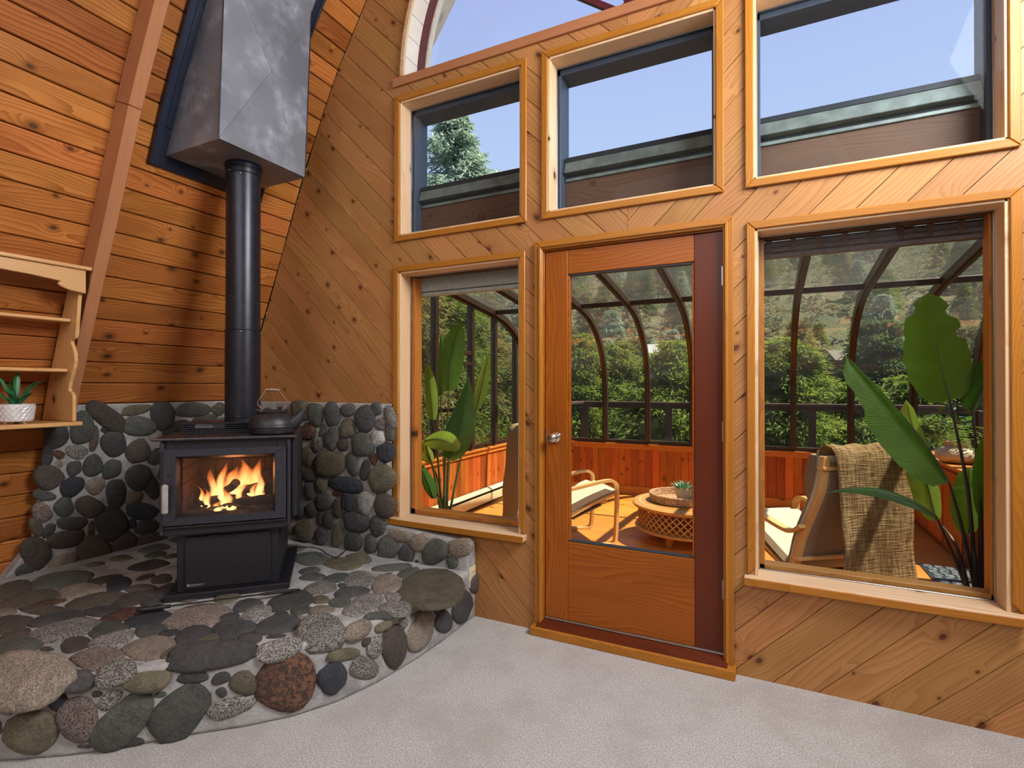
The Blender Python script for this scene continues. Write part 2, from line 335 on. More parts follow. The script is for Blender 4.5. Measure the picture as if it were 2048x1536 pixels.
def leafmat(name, c1, c2, tr, trf=.4, ribs=60):
    t = NT(name); c = t.coords((0, 0, 0)); tc_ = t.new('ShaderNodeTexCoord'); uv = t.new('ShaderNodeSeparateXYZ'); t.set(uv.inputs[0], tc_.outputs['UV'])
    n = t.noise(c, 9, 3); ph = t.math('ADD', t.math('MULTIPLY', uv.outputs[1], ribs), t.math('MULTIPLY', t.math('ABSOLUTE', t.math('SUBTRACT', uv.outputs[0], .5)), -ribs*.25))
    w = t.math('SINE', t.math('MULTIPLY', ph, 6.283)); rib = t.math('ABSOLUTE', t.math('SUBTRACT', uv.outputs[0], .5))
    col = t.mix(t.smooth(n, .3, .7), c1, c2); col = t.mix(t.smooth(w, -.2, 1, 0, .35), col, tuple(q*.6 for q in c1)); col = t.mix(t.smooth(rib, .022, .008), col, tuple(min(1, q*1.7) for q in c2))
    return t.bsdf(col, .38, 0, w, .35, .003, trans=(tr, trf))
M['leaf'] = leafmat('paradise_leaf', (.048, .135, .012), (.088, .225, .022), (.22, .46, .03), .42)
M['leaf_light'] = leafmat('paradise_leaf_sunlit', (.13, .27, .03), (.22, .38, .05), (.42, .62, .06), .5)  # sunlit copy of the leaf, sunshine put into its paler colour
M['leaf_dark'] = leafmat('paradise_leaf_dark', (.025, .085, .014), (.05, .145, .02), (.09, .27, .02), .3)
M['stalk'] = plain('leaf_stalk', (.055, .085, .03), .5)
M['stalkdark'] = plain('dark_stalk', (.035, .03, .028), .5)
M['succ'] = leafmat('succulent_leaf', (.10, .20, .13), (.22, .34, .22), (.1, .3, .1), .15, 0)
M['agave'] = leafmat('agave_leaf', (.02, .14, .055), (.07, .27, .10), (.1, .4, .1), .15, 0)
def foliage(name, c1, c2, tr, trf=.35):
    t = NT(name); c = t.coords((3, 3, 3)); n = t.noise(c, 1.3, 3); n2 = t.noise(c, 14, 2)
    col = t.mix(t.smooth(n, .35, .65), c1, c2); col = t.mix(t.smooth(n2, .4, .7, 0, .5), col, tuple(min(1, q*1.8) for q in c2))
    return t.bsdf(col, .7, 0, spec=.2, trans=(tr, trf))
M['fol_a'] = foliage('cedar_foliage', (.035, .070, .018), (.125, .185, .035), (.30, .38, .05))
M['fol_b'] = foliage('dry_foliage', (.075, .070, .030), (.21, .185, .07), (.34, .30, .08))
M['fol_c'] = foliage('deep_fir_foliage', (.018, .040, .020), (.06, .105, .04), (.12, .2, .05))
M['fol_haze'] = foliage('haze_tinted_fir_foliage', (.15, .215, .19), (.30, .38, .30), (.35, .45, .3))  # haze of distance put into the paler foliage colour
M['fern'] = foliage('fern_fronds', (.07, .14, .03), (.20, .30, .06), (.35, .5, .08))
def mk_hill():
    t = NT('hillside'); c = t.coords((0, 0, 0)); n = t.noise(c, .05, 5, .6); n2 = t.noise(c, .5, 5, .7); n3 = t.noise(c, 2.5, 4, .8)
    col = t.mix(t.smooth(n, .4, .62), (.06, .078, .045), (.16, .125, .08)); col = t.mix(t.smooth(n2, .4, .65, 0, .8), col, (.09, .115, .06)); col = t.mix(t.smooth(n3, .5, .7, 0, .5), col, (.20, .19, .12))
    return t.bsdf(col, .95, 0, n2, .8, 1.0, spec=.1)
M['hill'] = mk_hill()
def mk_weave(name, c1, c2, sc, tr):
    t = NT(name); tc_ = t.new('ShaderNodeTexCoord'); sp = t.new('ShaderNodeSeparateXYZ'); t.set(sp.inputs[0], tc_.outputs['UV'])
    wob = t.noise(t.vmul(tc_.outputs['UV'], (60, 3, 1)), 1, 3); wob2 = t.noise(t.vmul(tc_.outputs['UV'], (3, 60, 1)), 1, 3)
    a = t.math('MULTIPLY', t.noise(t.vmul(tc_.outputs['UV'], (sc*.6, 7, 1)), 1, 2, .7), 1); b = t.noise(t.vmul(tc_.outputs['UV'], (7, sc, 1)), 1, 2, .7)
    f = t.math('ADD', t.smooth(a, .35, .65, 0, .5), t.smooth(b, .35, .65, 0, .5)); f = t.math('ADD', f, t.math('MULTIPLY', t.math('SUBTRACT', wob, wob2), .4), clamp=True)
    return t.bsdf(t.mix(f, c1, c2), .9, 0, f, .8, .006, spec=.1, trans=(tr, .28))
M['burlap'] = mk_weave('burlap_weave', (.11, .066, .032), (.47, .335, .18), 110, (.6, .42, .2))
def mk_knit():
    t = NT('diamond_knit'); tc_ = t.new('ShaderNodeTexCoord'); sp = t.new('ShaderNodeSeparateXYZ'); t.set(sp.inputs[0], tc_.outputs['UV'])
    a = t.math('SINE', t.math('MULTIPLY', t.math('ADD', sp.outputs[0], sp.outputs[1]), 150)); b = t.math('SINE', t.math('MULTIPLY', t.math('SUBTRACT', sp.outputs[0], sp.outputs[1]), 150))
    f = t.math('MULTIPLY', a, b); return t.bsdf(t.mix(t.smooth(f, .1, .6), (.30, .215, .11), (.50, .375, .21)), .9, 0, f, .6, .004, spec=.1, trans=((.5, .35, .15), .2))
M['knit'] = mk_knit()
def mk_rattan():
    t = NT('coiled_rattan'); c = t.coords((0, 0, 0)); tc_ = t.new('ShaderNodeTexCoord')
    n = t.noise(t.vmul(tc_.outputs['Object'], (90, 90, 90)), 1, 2); return t.bsdf(t.mix(t.smooth(n, .4, .6), (.24, .095, .05), (.55, .36, .20)), .6, 0, n, .5, .003)
M['rattan'] = mk_rattan()
def mk_bamboo():
    t = NT('bamboo_blind'); tc_ = t.new('ShaderNodeTexCoord'); sp = t.new('ShaderNodeSeparateXYZ'); t.set(sp.inputs[0], tc_.outputs['Object'])
    n = t.noise(t.vmul(tc_.outputs['Object'], (25, 25, 500)), 1, 2); return t.bsdf(t.mix(t.smooth(n, .35, .65), (.055, .045, .05), (.16, .125, .115)), .6, 0, n, .5, .003)
M['bamboo'] = mk_bamboo()
def emis(name, top, bot, s):
    t = NT(name); tc_ = t.new('ShaderNodeTexCoord'); sp = t.new('ShaderNodeSeparateXYZ'); t.set(sp.inputs[0], tc_.outputs['UV'])
    n = t.noise(t.vmul(tc_.outputs['Object'], (30, 30, 9)), 1, 3); em = t.new('ShaderNodeEmission'); t.set(em.inputs[0], t.mix(t.smooth(t.math('ADD', sp.outputs[1], t.math('MULTIPLY', n, .3)), .25, 1.0), bot, top))
    em.inputs[1].default_value = s; tr = t.new('ShaderNodeBsdfTransparent'); mx = t.new('ShaderNodeMixShader')
    edge = t.math('ABSOLUTE', t.math('SUBTRACT', sp.outputs[0], .5)); a = t.math('MULTIPLY', t.smooth(edge, .5, .12), t.smooth(t.math('ADD', sp.outputs[1], t.math('MULTIPLY', n, .5)), 1.25, .5))
    t.set(mx.inputs[0], a); t.t.links.new(tr.outputs[0], mx.inputs[1]); t.t.links.new(em.outputs[0], mx.inputs[2]); t.t.links.new(mx.outputs[0], t.out.inputs[0]); return t.m
M['flame'] = emis('flame', (1.0, .22, .03), (1.0, .60, .22), 3.6)
M['ember'] = emis('ember', (1.0, .16, .03), (1.0, .25, .05), 1.6)
# ================================================================== THE ROOM
def structure(o, label): return tag(o, label, kind='structure')
floor = obj('floor', MB().box(-4.2, 2.9, -6.0, .0, -.12, 0).mesh('floor'), M['carpet']); structure(floor, 'beige cut pile carpet over the whole room floor')
CX = -.66
# --- left arched wall: shell plus one board per course
wl_ = MB(); prof = [(arch_x(z)-.02, z) for z in PZ]; outer = [(x-.12, z) for x, z in prof]
for i in range(len(PZ)-1):
    a, b, c_, d = prof[i], prof[i+1], outer[i+1], outer[i]
    wl_.prism([a, b, c_, d], lambda p: (p[0], -6.0, p[1]), lambda p: (p[0], .02, p[1]))
wall_left = obj('wall_left', wl_.mesh('wall_left'), M['backing']); structure(wall_left, 'red cedar board wall that curves up into the arched ceiling on the left')
zs = [3.24, 3.127, 3.012, 2.895, 2.777, 2.657, 2.538, 2.419, 2.298, 2.177, 2.056, 1.935, 1.813, 1.687, 1.561, 1.434, 1.305, 1.173, 1.042, .914, .782, .650, .510, .380, .250, .120, -.02]
top = [3.24]
while top[-1] < 5.95: top.append(top[-1]+.112-.004*(top[-1]-3.2)*3)
zs = sorted(set(top+zs))
cedar_me = {}
for i in range(len(zs)-1):
    z0, z1 = zs[i], zs[i+1]; p0 = Vector((arch_x(z0), 0, z0)); p1 = Vector((arch_x(z1), 0, z1)); wd = (p1-p0).length-.005
    mid = (p0+p1)/2; upv = (p1-p0).normalized(); L = 5.98
    pr = [(-wd/2, 0), (-wd/2, .010), (-wd/2+.006, .016), (wd/2-.006, .016), (wd/2, .010), (wd/2, 0)]
    me = MB().prism(pr, lambda p: (-L/2, p[0], p[1]), lambda p: (L/2, p[0], p[1])).mesh('plank')
    mw = frame_mw((mid.x, -L/2-.005, mid.z), (0, 1, 0), upv)
    # local z must face the room (+x)
    if mw.col[2][0] < 0: mw = frame_mw((mid.x, -L/2-.005, mid.z), (0, -1, 0), upv)
    mw = mw @ Matrix.Translation((0, 0, -.016))
    obj('plank', me, M['cedar'], wall_left, mw=mw)
# --- right arched wall and ceiling (outside the frame, mirrored shell)
wr = MB()
for i in range(len(PZ)-1):
    q = [(2*CX-prof[i][0], prof[i][1]), (2*CX-prof[i+1][0], prof[i+1][1]), (2*CX-outer[i+1][0], outer[i+1][1]), (2*CX-outer[i][0], outer[i][1])]
    wr.prism(q, lambda p: (p[0], -6.0, p[1]), lambda p: (p[0], .02, p[1]))
structure(obj('wall_right', wr.mesh('wall_right'), M['cedar']), 'cedar arched wall on the right, beyond the window wall')
rdg = MB().box(CX-.25, CX+.25, -6.0, .72, 6.06, 6.2); structure(obj('ceiling_ridge', rdg.mesh('ridge'), M['cedar']), 'ridge board closing the arched ceiling')
wb = MB().box(-4.3, 3.1, -6.12, -6.0, 0, 6.2); structure(obj('wall_back', wb.mesh('wall_back'), M['plaster']), 'plain wall behind the viewer')

# --- window wall: openings
T_WALL = .16
OP = {'window_1': (-2.185, -1.290, 2.42, 3.315), 'window_2': (-1.120, -.215, 2.42, 3.315), 'window_3': (-.045, .895, 2.42, 3.315),
      'window_4': (-2.190, -1.298, .545, 2.178), 'window_5': (-.040, .893, .500, 2.178)}
DOOR = (-1.155, -.165, -.01, 2.205)
rects = [(q[0], q[1], q[2]-.006, q[3]) for q in OP.values()]+[DOOR]
ARC_Z, ARC_R = 3.475, 1.50
def hp_rect(x0, x1, z0, z1): return [(-1, 0, -x0), (1, 0, x1), (0, -1, -z0), (0, 1, z1)]
arc = [(CX+ARC_R*math.cos(pi*k/20), ARC_Z+ARC_R*math.sin(pi*k/20)) for k in range(21)]
hp_arc = [(0, -1, -ARC_Z)]
for k in range(20):
    (xa, za), (xb, zb) = arc[k], arc[k+1]; nx, nz = (zb-za), -(xb-xa); l = math.hypot(nx, nz); nx /= l; nz /= l
    if nx*(CX-xa)+nz*(ARC_Z-za) > 0: nx, nz = -nx, -nz
    hp_arc.append((nx, nz, nx*xa+nz*za))
hp_room = []
for i in range(len(PZ)-1):
    (xa, za), (xb, zb) = (arch_x(PZ[i]), PZ[i]), (arch_x(PZ[i+1]), PZ[i+1]); nx, nz = -(zb-za), (xb-xa); l = math.hypot(nx, nz); nx /= l; nz /= l
    hp_room.append((nx, nz, nx*xa+nz*za)); hp_room.append((-nx, nz, -nx*(2*CX-xa)+nz*za))
hp_room.append((0, -1, 0)); hp_room.append((1, 0, 3.0))
def clip(poly, h):
    a, b, c = h; out = []
    for i in range(len(poly)):
        p, q = poly[i], poly[(i+1) % len(poly)]; dp = a*p[0]+b*p[1]-c; dq = a*q[0]+b*q[1]-c
        if dp <= 0: out.append(p)
        if (dp < 0 < dq) or (dq < 0 < dp): t_ = dp/(dp-dq); out.append((p[0]+(q[0]-p[0])*t_, p[1]+(q[1]-p[1])*t_))
    return out
def parea(p): return abs(sum(p[i][0]*p[(i+1) % len(p)][1]-p[(i+1) % len(p)][0]*p[i][1] for i in range(len(p))))/2
def sub(polys, hps):
    res = []
    for poly in polys:
        rem = poly
        for (a, b, c) in hps:
            if len(rem) < 3: break
            o_ = clip(rem, (-a, -b, -c))
            if len(o_) >= 3 and parea(o_) > 1e-5: res.append(o_)
            rem = clip(rem, (a, b, c))
    return res
def carve(poly):
    for h in hp_room: poly = clip(poly, h)
    ps = [poly] if len(poly) >= 3 else []
    for r in rects: ps = sub(ps, hp_rect(*r))
    return sub(ps, hp_arc)
# wall core: carved full panel
core = MB(); big = [(-4.4, -.0), (3.1, -.0), (3.1, 6.1), (-4.4, 6.1)]
for poly in carve(big): core.prism(poly, lambda p: (p[0], .014, p[1]), lambda p: (p[0], T_WALL, p[1]))
wall_front = obj('wall_gable', core.mesh('wall_gable'), M['backing']); structure(wall_front, 'knotty pine window wall with diagonal boards')
s2 = math.sqrt(.5); PITCH = .1325
for side in (-1, 1):
    q0 = -.808 if side < 0 else -.022
    xa = (s2, -s2) if side < 0 else (s2, s2)           # board direction in (x, z)
    ya = (s2, s2) if side < 0 else (-s2, s2)           # across the boards
    for k in range(-32, 60):
        qa, qb = q0+k*PITCH+.0016, q0+(k+1)*PITCH-.0016
        P = lambda u, v: (u*xa[0]+v*ya[0], u*xa[1]+v*ya[1])
        st_ = [P(-9, qa), P(9, qa), P(9, qb), P(-9, qb)]
        st_ = clip(st_, (1, 0, CX-.0008) if side < 0 else (-1, 0, -(CX+.0008)))
        if len(st_) < 3: continue
        ps = carve(st_)
        if not ps: continue
        allp = [p for q in ps for p in q]; us = [p[0]*xa[0]+p[1]*xa[1] for p in allp]; uc = (min(us)+max(us))/2; vc = (qa+qb)/2
        mb = MB(); loc = lambda p: (p[0]*xa[0]+p[1]*xa[1]-uc, p[0]*ya[0]+p[1]*ya[1]-vc)
        for q in ps: mb.prism([loc(p) for p in q], lambda p: (p[0], p[1], 0), lambda p: (p[0], p[1], .014))
        c0 = P(uc, vc); mw = frame_mw((c0[0], .014, c0[1]), (xa[0], 0, xa[1]), (ya[0], 0, ya[1]))
        obj('plank', mb.mesh('plank'), M['pine'], wall_front, mw=mw)
# --- mitred casings
def mitre(name, pts2, w, y0, y1, m, parent, closed=True):
    """pts2: outer rectangle corners (x0,x1,z0,z1); four mitred pieces, each its own board"""
    x0, x1, z0, z1 = pts2; W_ = w
    pc = {'t': [(x0, z1), (x1, z1), (x1-W_, z1-W_), (x0+W_, z1-W_)], 'b': [(x0, z0), (x1, z0), (x1-W_, z0+W_), (x0+W_, z0+W_)],
          'l': [(x0, z0), (x0, z1), (x0+W_, z1-W_), (x0+W_, z0+W_)], 'r': [(x1, z0), (x1, z1), (x1-W_, z1-W_), (x1-W_, z0+W_)]}
    for k, q in pc.items():
        if k not in closed: continue
        cx = sum(p[0] for p in q)/4; cz = sum(p[1] for p in q)/4
        if k in 'tb': mw = frame_mw((cx, y0, cz), (1, 0, 0), (0, 0, 1)); lp = [(p[0]-cx, p[1]-cz) for p in q]
        else: mw = frame_mw((cx, y0, cz), (0, 0, 1), (1, 0, 0)); lp = [(p[1]-cz, p[0]-cx) for p in q]
        sgn = mw.col[2][1]; d = (y1-y0)*(1 if sgn > 0 else -1)
        obj(name, MB().prism(lp, lambda p: (p[0], p[1], 0), lambda p: (p[0], p[1], d)).mesh(name, bevel=.004), m, parent, mw=mw)
def window(nm, label, outer, op, sill=False, upper=True):
    """casing, jamb liners, sash stops and pane of one fixed window"""
    w = empty(nm, (0, 0, 0)); structure(w, label)
    x0, x1, z0, z1 = op; ox0, ox1, oz0, oz1 = outer
    mitre('casing', outer, .038, -.016, 0.0, M['pine_trim'], w, closed='tlrb' if not sill else 'tlr')
    yj = .124
    lboard('jamb', x0-.004, x0+.012, -.004, yj, z0, z1, M['jamb'], w); lboard('jamb', x1-.012, x1+.004, -.004, yj, z0, z1, M['jamb'], w)
    lboard('jamb', x0, x1, -.004, yj, z1-.012, z1+.004, M['jamb'], w)
    if sill:
        lboard('sill', ox0-.012, ox1+.004, -.050, yj, z0-.036, z0, M['jamb'], w, .003); lboard('sill_nose', ox0-.014, ox1+.006, -.060, -.050, z0-.038, z0-.001, M['pine_trim'], w, .003)
    else: lboard('jamb', x0, x1, -.004, yj, z0-.004, z0+.010, M['jamb'], w)
    a, b, c_, d = x0+.012, x1-.012, z0+(.010 if not sill else 0), z1-.012
    for q in ((a, a+.005, c_, d), (b-.005, b, c_, d), (a, b, d-.005, d), (a, b, c_, c_+.005)): boxo('gasket', q[0], q[1], .100, .116, q[2], q[3], M['steel'], w, bevel=.001)
    obj('pane', MB().box(a+.006, b-.006, .106, .110, c_+.004, d-.006).mesh('pane'), M['glass'], w)
    return w
WIN = {}
for nm, lb, outer in [('window_1', 'small upper window at the left above the plant window', (-2.222, -1.253, 2.380, 3.352)), ('window_2', 'upper window over the door', (-1.158, -.178, 2.380, 3.352)),
                      ('window_3', 'tall upper window at the right', (-.083, .932, 2.380, 3.352))]:
    WIN[nm] = w = window(nm, lb, outer, OP[nm]); x0, x1, z0, z1 = OP[nm]
    # exterior frame boards and the sunroom curb seen low through the pane
    for q in ((x0-.03, x0+.030, z0, z1), (x1-.030, x1+.03, z0, z1)): lboard('outer_stop', q[0], q[1], .125, .27, q[2], q[3], M['extframe'], w, .002)
    lboard('outer_stop', x0, x1, .125, .27, z1-.045, z1+.03, M['extframe'], w, .002)
for nm, lb, outer in [('window_4', 'lower left window with a pale blind rolled up outside', (-2.230, -1.262, .545, 2.214)), ('window_5', 'large lower right window beside the door', (-.078, .933, .500, 2.214))]:
    WIN[nm] = w = window(nm, lb, outer, OP[nm], sill=True); x0, x1, z0, z1 = OP[nm]
    for q in ((x0-.02, x0+.040, z0, z1), (x1-.022, x1+.03, z0, z1)): lboard('outer_stop', q[0], q[1], .125, .20, q[2], q[3], M['orange_trim'], w, .002)
    lboard('outer_stop', x0, x1, .125, .20, z0-.03, z0+(.035 if nm == 'window_4' else .022), M['orange_trim'] if nm == 'window_4' else M['mango'], w, .002)
    lboard('outer_stop', x0, x1, .125, .17, z1-.02, z1+.03, M['brownwood'], w, .002)
# --- arched window
aw = empty('window_6', (0, 0, 0)); structure(aw, 'half round fan window at the top of the gable')
def ring(name, r0, r1, y0, y1, m, n=40, a0=0, a1=pi, parent=aw, zc=ARC_Z):
    mb = MB(); 
    for k in range(n):
        t0, t1 = a0+(a1-a0)*k/n, a0+(a1-a0)*(k+1)/n
        q = [(CX+r*math.cos(t_), zc+r*math.sin(t_)) for r, t_ in ((r0, t0), (r1, t0), (r1, t1), (r0, t1))]
        mb.prism(q, lambda p: (p[0], y0, p[1]), lambda p: (p[0], y1, p[1]))
    return obj(name, mb.mesh(name), m, parent)
nseg = 34
for k in range(nseg):                                   # whitewashed reveal boards following the curve
    g = .003/ARC_R; ring('reveal_board', ARC_R-.012, ARC_R+.004, -.012, .16, M['whiteplank'], 2, pi*k/nseg+g/2, pi*(k+1)/nseg-g/2)
ring('edge_bead', ARC_R-.014, ARC_R+.012, -.020, .0, M['jamb'], 60)
ring('burgundy_frame', ARC_R-.062, ARC_R-.012, .13, .17, M['burgundy'], 60)
ring('outer_flange', ARC_R-.075, ARC_R-.060, .15, .19, M['whitepaint'], 60)
boxo('burgundy_frame', CX-ARC_R+.02, CX+ARC_R-.02, .13, .17, ARC_Z, ARC_Z+.03, M['burgundy'], aw)
for k, dg in enumerate((36, 72, 108, 144)):
    a = math.radians(dg); d = Vector((math.cos(a), 0, math.sin(a))); c0 = Vector((CX, .15, ARC_Z+.02)); L = ARC_R-.06-.10; mid = c0+d*(.10+L/2)
    board('spoke', L, .036, .03, M['burgundy'], aw, frame_mw(mid, d, (-d.z, 0, d.x)))
ring('hub_ring', .085, .13, .135, .165, M['burgundy'], 16)
obj('pane', MB().prism([(CX+(ARC_R-.05)*math.cos(pi*k/30), ARC_Z+(ARC_R-.05)*math.sin(pi*k/30)) for k in range(31)], lambda p: (p[0], .148, p[1]), lambda p: (p[0], .152, p[1])).mesh('pane'), M['glass'], aw)
tr1 = empty('trim_1'); structure(tr1, 'reddish flat trim band under the fan window')
lboard('casing', -2.235, .935, -.018, 0, 3.418, 3.475, M['beam'], tr1)
# --- added roof window in the right slope, dressing the unseen side fill lamp
rw = empty('added_roof_window', (1.62, -1.15, 3.46)); structure(rw, 'added roof window dressing the fill lamp at the right slope of the ceiling')
rmw = frame_mw((0, 0, 0), (0, 1, 0), (-.42, 0, .9))
for q in ((-.82, .82, -.62, -.56), (-.82, .82, .56, .62), (-.82, -.76, -.56, .56), (.76, .82, -.56, .56)):
    obj('casing', MB().box(q[0], q[1], q[2], q[3], -.03, .03).mesh('casing', bevel=.004), M['pine_trim'], rw, mw=rmw)
obj('pane', MB().box(-.76, .76, -.56, .56, -.004, .004).mesh('pane'), M['glass'], rw, mw=rmw)
# --- roof overhang outside the gable (whitewashed soffit)
ov = MB(); offp = [(arch_x(z)-.005, z) for z in PZ]
for sgn in (1, -1):
    for i in range(len(PZ)-1):
        a, b = offp[i], offp[i+1]; q = [a, b, (b[0]-.10, b[1]+.05), (a[0]-.10, a[1]+.05)]; q = [(CX+(p[0]-CX)*sgn, p[1]) for p in q]
        ov.prism(q, lambda p: (p[0], T_WALL, p[1]), lambda p: (p[0], .72, p[1]))
roof = obj('roof_overhang', ov.mesh('roof_overhang'), M['whiteplank']); structure(roof, 'white boarded soffit of the arched roof outside the gable')
# --- curb and flashing of the sunroom roof, seen low in the upper windows
curb = empty('roof_curb'); structure(curb, 'brown curb board with grey green flashing outside the upper windows')
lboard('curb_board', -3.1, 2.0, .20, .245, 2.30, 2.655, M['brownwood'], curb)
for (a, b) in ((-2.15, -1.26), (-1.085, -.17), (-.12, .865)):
    for nm, q, m in (('flashing_lip', [(.19, 2.655), (.245, 2.655), (.245, 2.680), (.19, 2.675)], 'flash'), ('flashing_shadow', [(.20, 2.676), (.245, 2.676), (.245, 2.70), (.20, 2.70)], 'flashdark'),  # dark strip put in as the shaded gap below the plate
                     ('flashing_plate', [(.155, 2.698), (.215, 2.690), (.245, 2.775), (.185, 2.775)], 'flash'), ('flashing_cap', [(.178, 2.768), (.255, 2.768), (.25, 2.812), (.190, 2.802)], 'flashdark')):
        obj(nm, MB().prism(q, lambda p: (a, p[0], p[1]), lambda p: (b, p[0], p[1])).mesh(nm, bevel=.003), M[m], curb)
# --- door
dr = empty('door_1'); structure(dr, 'fir door with one tall glass pane and a brass and chrome knob')
x0, x1, z0, z1 = DOOR
mitre('casing', (-1.198, -.135, .02, 2.252), .05, -.024, 0.0, M['pine_trim'], dr, closed='tlr'); mitre('casing_bead', (-1.170, -.160, .02, 2.228), .016, -.033, -.020, M['pine_trim'], dr, closed='tlr')
for q in ((x0-.004, x0+.012), (x1-.012, x1+.004)): lboard('jamb', q[0], q[1], -.004, .15, .03, z1, M['door'], dr)
lboard('jamb', x0, x1, -.004, .15, z1-.012, z1+.004, M['door'], dr)
yd0, yd1 = .004, .046; dx0, dx1, dz0, dz1 = -1.140, -.180, .085, 2.190
gx0, gx1, gz0, gz1 = -1.003, -.322, .535, 2.052
lboard('stile', dx0, gx0, yd0, yd1, dz0, dz1, M['door'], dr, .003); lboard('hinge_stile', gx1, dx1, yd0, yd1, dz0, dz1, M['door_dark'], dr, .003)
lboard('top_rail', gx0, gx1, yd0, yd1, gz1, dz1, M['door'], dr, .003); lboard('bottom_rail', gx0, gx1, yd0, yd1, dz0, gz0, M['door'], dr, .003)
for q in ((gx0, gx0+.010, gz0, gz1), (gx1-.010, gx1, gz0, gz1), (gx0, gx1, gz1-.010, gz1), (gx0, gx1, gz0, gz0+.008)): boxo('glazing_bead', q[0], q[1], yd0+.004, yd1-.004, q[2], q[3], M['door'] if q[3]-q[2] > .1 else M['flashdark'], dr, bevel=.002)
obj('pane', MB().box(gx0+.005, gx1-.005, .024, .028, gz0+.004, gz1-.004).mesh('pane'), M['glass'], dr)
kx, kz = -1.075, 1.125
def lathe_y(prof, seg=24): 
    mb = MB().lathe(prof, seg); mb.v = [(v[0], -v[2], v[1]) for v in mb.v]; return mb
kb = obj('knob', lathe_y([(0.030, 0), (.032, .004), (.030, .008), (.012, .012), (.011, .030), (.020, .036), (.027, .046), (.028, .056), (.024, .064), (.017, .067), (.016, .064), (.001, .064)]).mesh('knob', smooth=True), M['chrome'], dr, loc=(kx, yd0, kz))
obj('key_button', lathe_y([(.0145, .060), (.014, .066), (.009, .069), (.001, .069)]).mesh('key_button', smooth=True), M['steel'], kb)
boxo('strike_plate', dx0-.010, dx0+.002, -.002, .006, 1.08, 1.17, M['iron'], dr, bevel=.001)
for hz in (1.965, 1.19, .405):
    h = obj('hinge', MB().tube([(-.176, -.006, hz-.05), (-.176, -.006, hz+.05)], .007, 10).box(-.190, -.176, .0, .004, hz-.048, hz+.048).mesh('hinge', smooth=True), M['steel'], dr)
    for kk in (-.03, 0, .03): obj('hinge_knuckle', MB().tube([(-.176, -.006, hz+kk-.001), (-.176, -.006, hz+kk+.001)], .0078, 10).mesh('k'), M['iron'], h)
lboard('threshold', -1.205, -.128, -.075, .0, .0, .048, M['pine_trim'], dr, .004)
obj('threshold_slope', MB().prism([(-.062, .048), (.05, .048), (.05, .086), (-.002, .080)], lambda p: (-1.175, p[0], p[1]), lambda p: (-.165, p[0], p[1])).mesh('ts', bevel=.002), M['door_dark'], dr)
boxo('sweep', dx0, dx1, -.006, .006, .083, .093, M['steel'], dr, bevel=.001)
# --- arch rib (beam) on the cedar wall
rib = empty('ceiling_beam'); structure(rib, 'salmon painted arch rib running up the cedar wall beside the chimney box')
def rib_part(zlist, name):
    mb = MB(); pr = []
    for z in zlist:
        x = arch_x(z); dx = (arch_x(z+.05)-arch_x(z-.05 if z > .05 else 0))/(.1 if z > .05 else .05+z); n_ = Vector((1, 0, -dx)).normalized(); pr.append((Vector((x, 0, z)), n_))
    vs = []; 
    for p, n_ in pr:
        for (off, y) in ((.0, -1.232), (.135, -1.232), (.135, -1.168), (.0, -1.168)): vs.append(p+n_*off+Vector((0, y, 0)))
    fs = [(i*4+k, i*4+(k+1) % 4, (i+1)*4+(k+1) % 4, (i+1)*4+k) for i in range(len(pr)-1) for k in range(4)]+[(3, 2, 1, 0), tuple((len(pr)-1)*4+k for k in range(4))]
    c0 = pr[len(pr)//2][0]; up = (pr[-1][0]-pr[0][0]).normalized(); mw = frame_mw((c0.x, -1.20, c0.z), up, (0, 1, 0)); inv = mw.inverted()
    obj(name, MB().add([inv @ Vector(v) for v in vs], fs).mesh(name, bevel=.004), M['beam'], rib, mw=mw)
rib_part([1.24, 1.45, 1.7, 1.95, 2.2, 2.45, 2.7, 2.93], 'beam_length'); rib_part([2.932, 3.15, 3.4, 3.65, 3.9, 4.15, 4.4, 4.7, 5.0, 5.4, 5.8], 'beam_length')

# ================================================================== STONE HEARTH
HZ = .31
edge = [(-1.60, .0), (-1.60, -.35), (-1.62, -.60), (-1.655, -.83), (-1.715, -1.03), (-1.81, -1.19), (-1.94, -1.33), (-2.09, -1.46), (-2.23, -1.60), (-2.38, -1.73), (-2.58, -1.86), (-2.95, -2.03), (-3.45, -2.17), (-4.09, -2.25)]
hearth = empty('stone_hearth', (-2.6, -.9, 0), 0, 'raised river rock hearth with stone backing around the black wood stove', 'hearth')
def ho(name, me, m, **k):
    o = obj(name, me, m, hearth, **k); return o
HI = Matrix.Translation((2.6, .9, 0))
hb = bmesh.new(); loop = edge+[(-4.02, .0)]
mbp = MB().prism(loop, lambda p: (p[0], p[1], 0), lambda p: (p[0], p[1], HZ-.004))
pm = ho('mortar_bed', mbp.mesh('mortar_bed', bevel=.022, seg=3, smooth=True, angle=60), M['mortar'], mw=HI)
BACK = .085
def back_x(z): return arch_x(z)+BACK
bk = MB(); zz = [HZ-.02, .5, .7, .9, 1.1, 1.305]
vs = []; fs = []
NY = 12
for z in zz:
    for k in range(NY+1):
        y = -1.235-(.10*max(0, 1-(z-HZ)/.25) if k == 0 else 0)+(1.235)*k/NY if k else -1.235-.13*max(0, 1-(z-HZ)/.2)
        vs.append((back_x(z), y, z))
for z in zz:
    for k in range(NY+1):
        y = -1.235-.13*max(0, 1-(z-HZ)/.2) if k == 0 else -1.235+1.235*k/NY
        vs.append((arch_x(z)+.0, y, z))
n1 = len(zz)*(NY+1)
